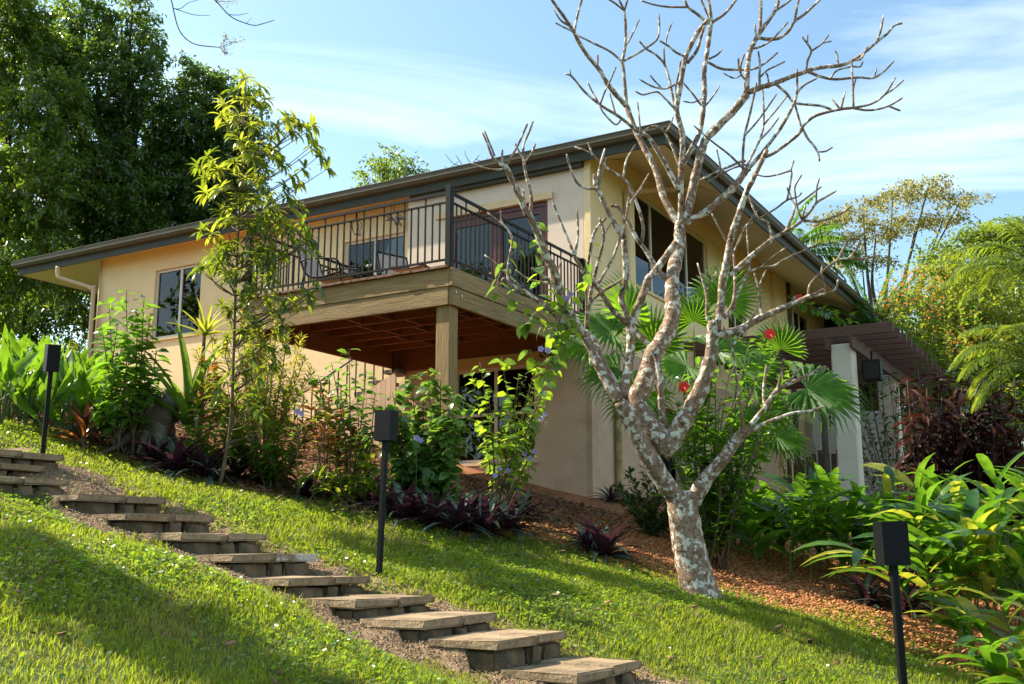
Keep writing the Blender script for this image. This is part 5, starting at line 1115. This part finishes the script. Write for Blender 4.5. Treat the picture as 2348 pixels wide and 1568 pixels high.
shrub('fern_shrub', 'dark fine leaved shrub at the foot of the side wall', 'shrub', 1475, 1190, 13.8, [(1410, 1110), (1440, 1080), (1480, 1070), (1520, 1090), (1550, 1120), (1460, 1130), (1500, 1140), (1430, 1150), (1540, 1160), (1580, 1150), (1620, 1130), (1600, 1180)], 150, .085, 'fern', [LM['fern']], 0, seed=91, umin=.15, shape=dict(L=1, Wd=.4, seg=2, fold=.2, droop=.3))
shrub('orange_shrub', 'yellow green shrub dotted with orange flowers beyond the pergola', 'shrub', 2120, 1150, 23.5, [(x, y) for x in range(2010, 2260, 34) for y in range(600 + abs(x - 2090) // 2, 900, 55)], 80, .125, 'orsh', [LM['orsh'], LM['orsh'], LM['shrub']], 0, seed=92, umin=.55, r=.014, shape=dict(L=1, Wd=.5, seg=2, fold=.2, droop=.4))
orf = bpy.data.objects['orange_shrub']; oo = np.array(orf.location); rng = np.random.default_rng(93)
oc = [(2070, 640), (2100, 630), (2060, 670), (2120, 660), (2150, 690), (2040, 700), (2090, 690), (2130, 720), (2185, 775), (2235, 788), (2030, 660), (2155, 640), (2205, 800), (2300, 790)]
for (x, y) in oc:
    q = at(x, y, 22.9) - oo; n = 26; pp = q + rng.normal(size=(n, 3)) * [.16, .14, .13]; v, f = quads(pp, rdir(n), rdir(n), rng.uniform(.04, .08, n), rng.uniform(.03, .055, n)); tag(mk('flower_cluster', v, f, LM['oran'], orf), kind='stuff')
for i, (x, y, lab) in enumerate([(2120, 1120, 'dark red cordyline nearest the pergola column'), (2165, 1130, 'dark red cordyline second from the pergola column'), (2210, 1120, 'dark red cordyline in the middle of the hedge'), (2260, 1130, 'dark red cordyline second from the right edge'), (2310, 1120, 'dark red cordyline nearest the right edge')]):
    b = base_at(x, y, 14.4); pl = plant('cordyline_hedge_plant', lab, 'shrub', b, 'dark red cordyline hedge'); rg = np.random.default_rng(600 + i); ss = []
    for (dx, yy) in [(-40, 880), (-15, 860), (15, 870), (40, 900), (-30, 950), (20, 960), (-10, 1000), (40, 1010), (-45, 1040), (10, 1060)]:
        t = at(x + dx, yy + rg.uniform(-15, 15) + (15 if i > 2 else 0), 14.4 + rg.uniform(-.4, .3)) - b; ss.append(spline([rg.normal(size=3) * [.1, .1, 0], t * .5 + rg.normal(size=3) * .05, t], 4))
    stems_part(pl, ss, .009, .006, M['trunk']); leafy(pl, ss, 60, .34, 'cordh', [LM['crotd']], big=40, umin=.12, droop_dir=.5, rng=rg, shape=dict(L=1., Wd=.17, seg=3, fold=.3, droop=1.0))
shrub('courtyard_shrub', 'small leaved shrub behind the low wall under the pergola', 'shrub', 1850, 1130, 19.6, [(1790, 1060), (1810, 1030), (1840, 1000), (1870, 1020), (1900, 1050), (1830, 1060), (1870, 1070), (1800, 1090), (1850, 1090), (1895, 1090)], 90, .07, 'fern', [LM['fern'], LM['hib']], 0, seed=95, umin=.3, shape=dict(L=1, Wd=.45, seg=2, fold=.2, droop=.3))
# big background hedge mass right of the pergola (each a shrub)
for i, (x, y, Y, lab) in enumerate([(2280, 1100, 18, 'yellow green leafy bush behind the cordyline hedge'), (2050, 1140, 21, 'dark bush behind the second pergola column')]):
    shrub('leafy_bush', lab, 'shrub', x, y, Y, [(x + dx, yy) for dx in range(-110, 130, 40) for yy in range(760, 1080, 60)], 30, .12, 'bush', [LM['orsh'], LM['hib']] if i == 0 else [LM['fern']], 0, seed=96 + i, umin=.55, shape=dict(L=1, Wd=.45, seg=2, fold=.2, droop=.4))
# croton-like dark shrubs behind the heliconias on the left
shrub('leafy_bush', 'dark yellowish bush behind the left heliconias', 'shrub', 100, 900, 15.5, [(x, y) for x in range(-40, 215, 32) for y in (790, 830, 880)], 60, .13, 'bushd', [LM['fern'], LM['sapg'], LM['orsh']], 0, seed=98, umin=.4, shape=dict(L=1, Wd=.3, seg=2, fold=.2, droop=.6))
big_tree('leafy_tree', 'sunlit yellow green tree behind the palms at the right edge', (12.6, 26.5, gz(12.6, 26.5)), 26, [(2180, 660, 70, 0), (2260, 690, 80, .4), (2330, 720, 90, 0), (2120, 740, 80, .3), (2220, 790, 100, 0), (2330, 820, 100, 0), (2140, 860, 90, 0), (2260, 920, 110, 0), (2380, 900, 110, 0)], 24000, .12, .06, LM['orsh'], seed=14, csig=.3)
# ================================================================== GARDEN LAMPS
def lamp(label, foot, top, rz, box=.255, low=False):
    f = np.array(foot); t = np.array(top); e = empty('garden_lamp', f, 0, label, 'lamp', 'black box lamps along the steps')
    ax = norm(t - f); H = np.linalg.norm(t - f); q = Vector((0, 0, 1)).rotation_difference(Vector(ax.tolist())) @ Quaternion((0, 0, 1), rz); hold = q.to_matrix().to_4x4()
    def add(name, mb, mat, bev=0, par=e):
        me = mb.mesh(name, mat, bevel=bev); o = link(name, me, par)
        if par is e: o.matrix_local = hold
        return o
    add('pole', MB().box(-.021, .021, -.021, .021, -.25, H - box + .02), M['black'], .004)
    w = .080; d = .060; z0 = H - box; z1 = H; th = .006
    hd = add('lamp_head', MB().box(-w, w, -d, -d + th, z0, z1).box(-w, w, d - th, d, z0, z1).box(-w, -w + th, -d + th, d - th, z0, z1).box(w - th, w, -d + th, d - th, z0, z1).box(-w + th, w - th, -d + th, d - th, z1 - .035, z1 - .029).box(-w + th, w - th, -d + th, d - th, z0 + .03, z0 + .036), M['black'])
    b = bmesh.new(); bmesh.ops.create_uvsphere(b, u_segments=12, v_segments=8, radius=.03)
    me = bpy.data.meshes.new('bulb'); b.to_mesh(me); b.free(); me.materials.append(surf('frosted_bulb_glass', (.75, .70, .58), None, 5, .35, 0)); me.polygons.foreach_set('use_smooth', np.ones(len(me.polygons), bool)); o = link('bulb', me, hd, (-.02, 0, z0 + (-.004 if low else .085)))
f_ = ground_hit(868, 1338); lamp('black box lamp beside the middle of the steps', f_, at(887, 942, f_[1]), R(-28))
f_ = base_at(95, 1064, 10.4); lamp('leaning black box lamp at the top left of the steps', f_, at(122, 790, 10.2), R(-55), .27, True)
p_ = at(2040, 1195, 6.3); f_ = np.array([p_[0] + .02, p_[1], float(gz(p_[0], p_[1]))]); lamp('black box lamp cut by the bottom edge at the right', f_, p_, R(6))
# ================================================================== DECK FURNITURE AND HANGING LIGHTS
SL_ = surf('taupe_sling_fabric', (.34, .28, .23), (.44, .37, .31), 40, .85, .25, 200)
def sling(parent, prof, y0, y1, name):
    v = [(x, y, z) for x, z in prof for y in (y0, y1)] + [(x, y, z - .012) for x, z in prof for y in (y0, y1)]; n = len(prof)
    f = [(2 * i, 2 * i + 2, 2 * i + 3, 2 * i + 1) for i in range(n - 1)] + [(2 * n + 2 * i, 2 * n + 2 * i + 1, 2 * n + 2 * i + 3, 2 * n + 2 * i + 2) for i in range(n - 1)]
    return mk(name, v, f, SL_, parent, smooth=True)
def chair(label, dx, dy, rz):
    q = wpt(-dx, dy); c = empty('lounge_chair', (q[0], q[1], ZD + .003), ROT + rz, label, 'chair', 'sling chairs on the deck')
    sling(c, [(-.52, .98), (-.46, .80), (-.38, .58), (-.30, .42), (-.24, .38)], -.26, .26, 'backrest'); sling(c, [(-.24, .38), (-.05, .35), (.12, .37), (.26, .41), (.32, .39)], -.26, .26, 'seat')
    for y in (-.28, .28):
        MB().tube(spline([(-.53, y, 1.0), (-.46, y, .80), (-.30, y, .42), (-.05, y, .345), (.26, y, .40), (.34, y, .38)], 5), .014, 7).build('side_rail', M['black'], c, smooth=True)
        MB().tube(spline([(-.40, y * 1.1, .62), (-.2, y * 1.15, .64), (.1, y * 1.15, .61), (.26, y * 1.12, .56), (.31, y * 1.1, .35), (.33, y * 1.1, .0)], 5), .014, 7).build('armrest', M['black'], c, smooth=True)
        MB().tube(spline([(-.28, y * 1.1, .60), (-.34, y * 1.1, .3), (-.44, y * 1.1, .0)], 5), .013, 7).build('leg', M['black'], c, smooth=True)
    MB().tube([(-.53, -.28, 1.0), (-.53, .28, 1.0)], .014, 7).build('top_rail', M['black'], c)
chair('taupe sling lounge chair reclining at the left of the deck', -2.72, .95, R(8))
q = wpt(1.25, 1.0); ft = empty('footstool', (q[0], q[1], ZD + .003), ROT + R(5), 'low taupe sling footstool near the deck corner', 'stool')
sling(ft, [(-.28, .33), (-.14, .31), (0, .30), (.14, .31), (.28, .33)], -.25, .25, 'seat')
for y in (-.27, .27): MB().tube(spline([(-.36, y, 0), (-.32, y, .28), (-.26, y, .34), (0, y, .315), (.26, y, .34), (.32, y, .28), (.36, y, 0)], 5), .014, 7).build('leg', M['black'], ft, smooth=True)
chair('second taupe sling chair low behind the railing', -2.0, 1.9, R(-20))
def star(label, p, r, hang):
    e = empty('star_lantern', p, 0, label, 'lantern'); b = bmesh.new(); bmesh.ops.create_icosphere(b, subdivisions=1, radius=r * .42); ctr = []
    vs_ = [v.co.copy() for v in b.verts]; fs = [[v.index for v in f.verts] for f in b.faces]; b.free(); gm_ = surf('lantern_glass', (.30, .28, .20), None, 5, .15, 0)
    pv = [tuple(v) for v in vs_]; pf = []; ed = MB()
    for k, f in enumerate(fs):
        if k % 4 != 0 and k not in (1, 5, 9): continue
        c = (vs_[f[0]] + vs_[f[1]] + vs_[f[2]]).normalized() * r; pv.append(tuple(c)); i = len(pv) - 1; pf += [(f[0], f[1], i), (f[1], f[2], i), (f[2], f[0], i)]
        for j in f: ed.tube([tuple(vs_[j]), tuple(c)], .005, 4)
    mk('glass_points', pv, pf, gm_, e); ed.build('frame', M['black'], e)
    MB().tube([(0, 0, r * .4), (0, 0, hang)], .004, 5).build('hook', M['black'], e)
star('star shaped glass lantern hanging above the deck', at(905, 497, float(wpt(3.93, 3.82)[1])), .22, .34)
star('dark star lantern hanging inside the pergola', at(1902, 955, 19.6), .22, .6)
pc = at(818, 490, float(wpt(4.8, 3.95)[1])); e = empty('pendant_lamp', pc, 0, 'dark wire arm pendant lamp under the eave above the deck', 'lamp')
MB().tube([(0, 0, .02), (0, 0, -.10)], .018, 8).build('ceiling_cup', M['black'], e)
for k in range(5):
    a = k * 1.256; s = spline([(0, 0, -.08), (math.cos(a) * .10, math.sin(a) * .10, -.22), (math.cos(a) * .05, math.sin(a) * .05, -.38), (.06 + math.cos(a) * .04, math.sin(a) * .04, -.42)], 5); mk('arm', *tube(s, .006, 5), M['black'], e, smooth=True)
    mk('socket', *tube([s[-1], s[-1] + [0, 0, .05]], .014, 6), M['trim'], e)

# creeper along the upper side wall above the pergola, bamboo pole and stakes in the courtyard
cr_ = plant('wall_creeper', 'thin red flowered creeper hanging along the side wall above the pergola', 'vine', wpt(-.3, 15.5, 3.9)); co = np.array(cr_.location); P9 = [K for K in [(1010, 1265), (1080, 1290), (1150, 1320), (1230, 1350), (1320, 1380), (1400, 1410), (1470, 1450), (1540, 1490)]]
cs = spline([at(1528.7 + .273 * a, 336.3 + .273 * b, 19.5) - co for a, b in P9] + [np.array([.1, -.3, .1])], 5); stems_part(cr_, [cs], .008, .005, M['twig']); leafy(cr_, [cs], 60, .13, 'vine', [LM['hib']], big=60, umin=.02, shape=HS, rng=np.random.default_rng(99), droop_dir=.4)
for (a, b) in ((1100, 1270), (1120, 1265)): flower(cr_, at(1528.7 + .273 * a, 336.3 + .273 * b, 19.4) - co, .08, LM['red'])
q = wpt(-2.70, 8.02); bpz = float(gz(q[0], q[1])); bp = plant('bamboo_pole', 'old bamboo pole leaning by the pergola column', 'pole', (q[0], q[1], bpz)); mk('pole', *tube([(0, 0, -.1), (-.02, 0, 1.2), (.0, 0, 2.55)], .055, 9), M['trunk'], bp, smooth=True)
rg = random.Random(3); sfn = hframe('stake_fence', 'dark rustic stake fence behind the courtyard shrub', 'fence')
for k in range(12): MB().tube([(1.2 + k * .13, 11.0 + rg.uniform(-.02, .02), 0), (1.2 + k * .13 + rg.uniform(-.02, .02), 11.0, 1.7 + rg.uniform(0, .3))], .05, 7).build('stake', M['perg'], sfn, smooth=True)
# ================================================================== LAWN, CHIPS, PEBBLES, LITTER
def scatter(n, smin, smax, tmin, tmax, rng):
    s = rng.uniform(smin, smax, n); t = rng.uniform(tmin, tmax, n); x = DK[0] + SV[0] * s + TV[0] * t; y = DK[1] + SV[1] * s + TV[1] * t
    return s, t, x, y
def in_view(x, y, z, m=90):
    px_, py_ = project(np.stack([x, y, z], -1)); return (px_ > -m) & (px_ < 2348 + m) & (py_ < 1568 + m) & (y > 3.6)
rng = np.random.default_rng(200)
s, t, x, y = scatter(1500000, -9.5, 6, -10.5, .9, rng); z = surf_z(x, y)
keep = in_view(x, y, z) & (t < bed_t(s) + np.abs(rng.normal(size=len(s))) * .30 - .12) & ~(in_gravel(s, t) & (rng.random(len(s)) > .035))
dist = np.hypot(x, y); dens = 6400 * np.clip((6.0 / dist) ** 1.1, .36, 1.); area = 15.5 * 11.4
pat = .5 + .5 * np.sin(2.3 * x + 1.1 * np.sin(1.7 * y)) * np.sin(1.9 * y + 1.3 * np.sin(2.1 * x)); keep &= rng.random(len(s)) < dens * area / len(s) * (.55 + .6 * pat)
x, y, z, s, t = x[keep], y[keep], z[keep], s[keep], t[keep]; n = len(x)
for k_, a_ in (('lawn', 0),):
    h = rng.uniform(.025, .062, n) * (1 + .3 * np.sin(3 * x) * np.sin(2.7 * y)); w = rng.uniform(.0022, .0046, n) * np.clip(np.hypot(x, y) / 7, .9, 1.6); a = rng.uniform(0, 6.283, n); ln = rng.uniform(.2, 1.0, n) * h
    sx_, sy_ = np.cos(a), np.sin(a); bx_, by_ = np.cos(a + 1.57), np.sin(a + 1.57); o = np.stack([x, y, z - .004], -1); B3 = np.stack([bx_, by_, 0 * a], -1) * w[:, None]; L3 = np.stack([sx_, sy_, 0 * a], -1); up = np.array([0, 0, 1.])
    mid = o + up * (h * .6)[:, None] + L3 * (ln * .35)[:, None]; tip = o + up * h[:, None] + L3 * ln[:, None]
    V = np.stack([o - B3, o + B3, mid + B3 * .8, mid - B3 * .8, tip], 1).reshape(-1, 3); i0 = np.arange(n)[:, None] * 5
    q1 = i0 + np.array([[0, 1, 2, 3]]); F = np.concatenate([i0 + np.array([[0, 1, 2]]), i0 + np.array([[0, 2, 3]]), i0 + np.array([[3, 2, 4]])], 1).reshape(-1, 3)
    LMg = leafmat('lawn_grass_blade', (.045, .088, .010), (.17, .21, .024), (.44, .54, .025), .45, .5, .25, dry=(.30, .22, .09))
    tag(mk('lawn_grass', V, F, LMg), 'short bright green lawn grass on the slope', 'grass', kind='stuff')
# broad clover-like leaves between the blades
s, t, x, y = scatter(420000, -9.5, 6, -10.5, .9, rng); z = surf_z(x, y)
pat = np.sin(1.7 * x + 2 + np.sin(1.1 * y)) * np.sin(1.5 * y + 1.2 * np.sin(1.3 * x)) + .6 * ((t > -4.0) & (s > -4)); keep = in_view(x, y, z) & (t < bed_t(s) + .05 + np.abs(rng.normal(size=len(s))) * .40) & ~(in_gravel(s, t) & (rng.random(len(s)) > .05)) & (rng.random(len(s)) < np.clip(.12 + .42 * pat, .03, .6) * np.clip((7.5 / np.hypot(x, y)) ** 1.2, .3, 1))
x, y, z = x[keep], y[keep], z[keep]; n = len(x); a = rng.uniform(0, 6.283, n); d = np.stack([np.cos(a), np.sin(a), rng.uniform(-.2, .5, n)], -1); nr = norm(rng.normal(size=(n, 3)) * .45 + [0, 0, 1.]); L_ = rng.uniform(.018, .040, n)
P0 = np.stack([x, y, z + rng.uniform(.018, .05, n)], -1); d = norm(d); yv = norm(np.cross(nr, d)); zv = np.cross(d, yv); W_2 = (L_ * .42)[:, None]; LL = L_[:, None]
V = np.stack([P0, P0 + d * LL * .3 + yv * W_2 + zv * LL * .12, P0 + d * LL * .75 + yv * W_2 * .8 + zv * LL * .1, P0 + d * LL, P0 + d * LL * .75 - yv * W_2 * .8 + zv * LL * .1, P0 + d * LL * .3 - yv * W_2 + zv * LL * .12], 1).reshape(-1, 3); i0 = np.arange(n)[:, None] * 6
F = np.concatenate([i0 + np.array([[0, 1, 2, 3]]), i0 + np.array([[0, 3, 4, 5]])], 1).reshape(-1, 4)
tag(mk('lawn_clover', V, F, leafmat('clover_leaf', (.05, .12, .014), (.13, .23, .028), (.34, .52, .03), .42, .3, .5, dry=(.20, .24, .04))), 'low clover leaves growing through the lawn', 'ground cover', kind='stuff')
# mulch chips
def chips(name, label, cat, n, smin, smax, tmin, tmax, cond, size, mats, seed, lift=.012, zf=None, flat=False):
    rng = np.random.default_rng(seed); s, t, x, y = scatter(n, smin, smax, tmin, tmax, rng); z = (zf or gz)(x, y); k = in_view(x, y, z) & cond(s, t, x, y, rng); x, y, z = x[k], y[k], z[k]; m = len(x)
    a = rng.uniform(0, 6.283, m); d = norm(np.stack([np.cos(a), np.sin(a), rng.normal(size=m) * .3], -1)); nr = norm(rng.normal(size=(m, 3)) * .5 + [0, 0, 1.]); L_ = rng.uniform(*size, m)
    yv = norm(np.cross(nr, d)); zv = np.cross(d, yv); P = np.stack([x, y, z + lift + rng.uniform(0, .02, m)], -1); A = d * L_[:, None]; B = yv * (L_ * rng.uniform(.22, .5, m))[:, None]; C_ = zv * (L_ * .18)[:, None]
    V = np.stack([P, P + A, P + A * .9 + B, P + A * .1 + B, P + C_, P + A + C_, P + A * .9 + B + C_, P + A * .1 + B + C_], 1).reshape(-1, 3); i0 = np.arange(m)[:, None] * 8
    F = np.concatenate([i0 + np.array([q]) for q in (BF[1:] if not flat else BF[1:2])], 1).reshape(-1, 4); tag(mk(name, V, F, mats), label, cat, kind='stuff')
MC = leafmat('bark_chip', (.28, .095, .034), (.60, .29, .12), None, rough=.85, spec=.2)
chips('mulch_chips', 'orange bark chips covering the planting bed', 'mulch', 110000, -9, -1.0, -2.5, 6, lambda s, t, x, y, r: (t > bed_t(s) - .15 + r.normal(size=len(s)) * .12) & (t < 5), (.015, .05), MC, 210)
LC = leafmat('dry_leaf_litter', (.085, .050, .025), (.26, .16, .08), None, rough=.9, spec=.2)
chips('leaf_litter', 'dry brown leaf litter under the shrubs', 'leaf litter', 60000, -1.6, 6, -3.6, 3, lambda s, t, x, y, r: (t > bed_t(s) - .12 + r.normal(size=len(s)) * .12), (.015, .06), LC, 211, flat=True)
PB = leafmat('gravel_pebble', (.20, .125, .07), (.46, .34, .23), None, rough=.85, spec=.25)
chips('gravel_pebbles', 'small brown pebbles spilling along the steps', 'gravel', 150000, -5.6, 4.2, -6.2, -3.4, lambda s, t, x, y, r: in_gravel(s, t), (.008, .022), PB, 212, .006, path_z)
chips('fallen_leaves', 'scattered dry fallen leaves on the lawn', 'fallen leaves', 420, -8, 5, -10, 0, lambda s, t, x, y, r: t < bed_t(s), (.03, .075), LC, 213, .035)
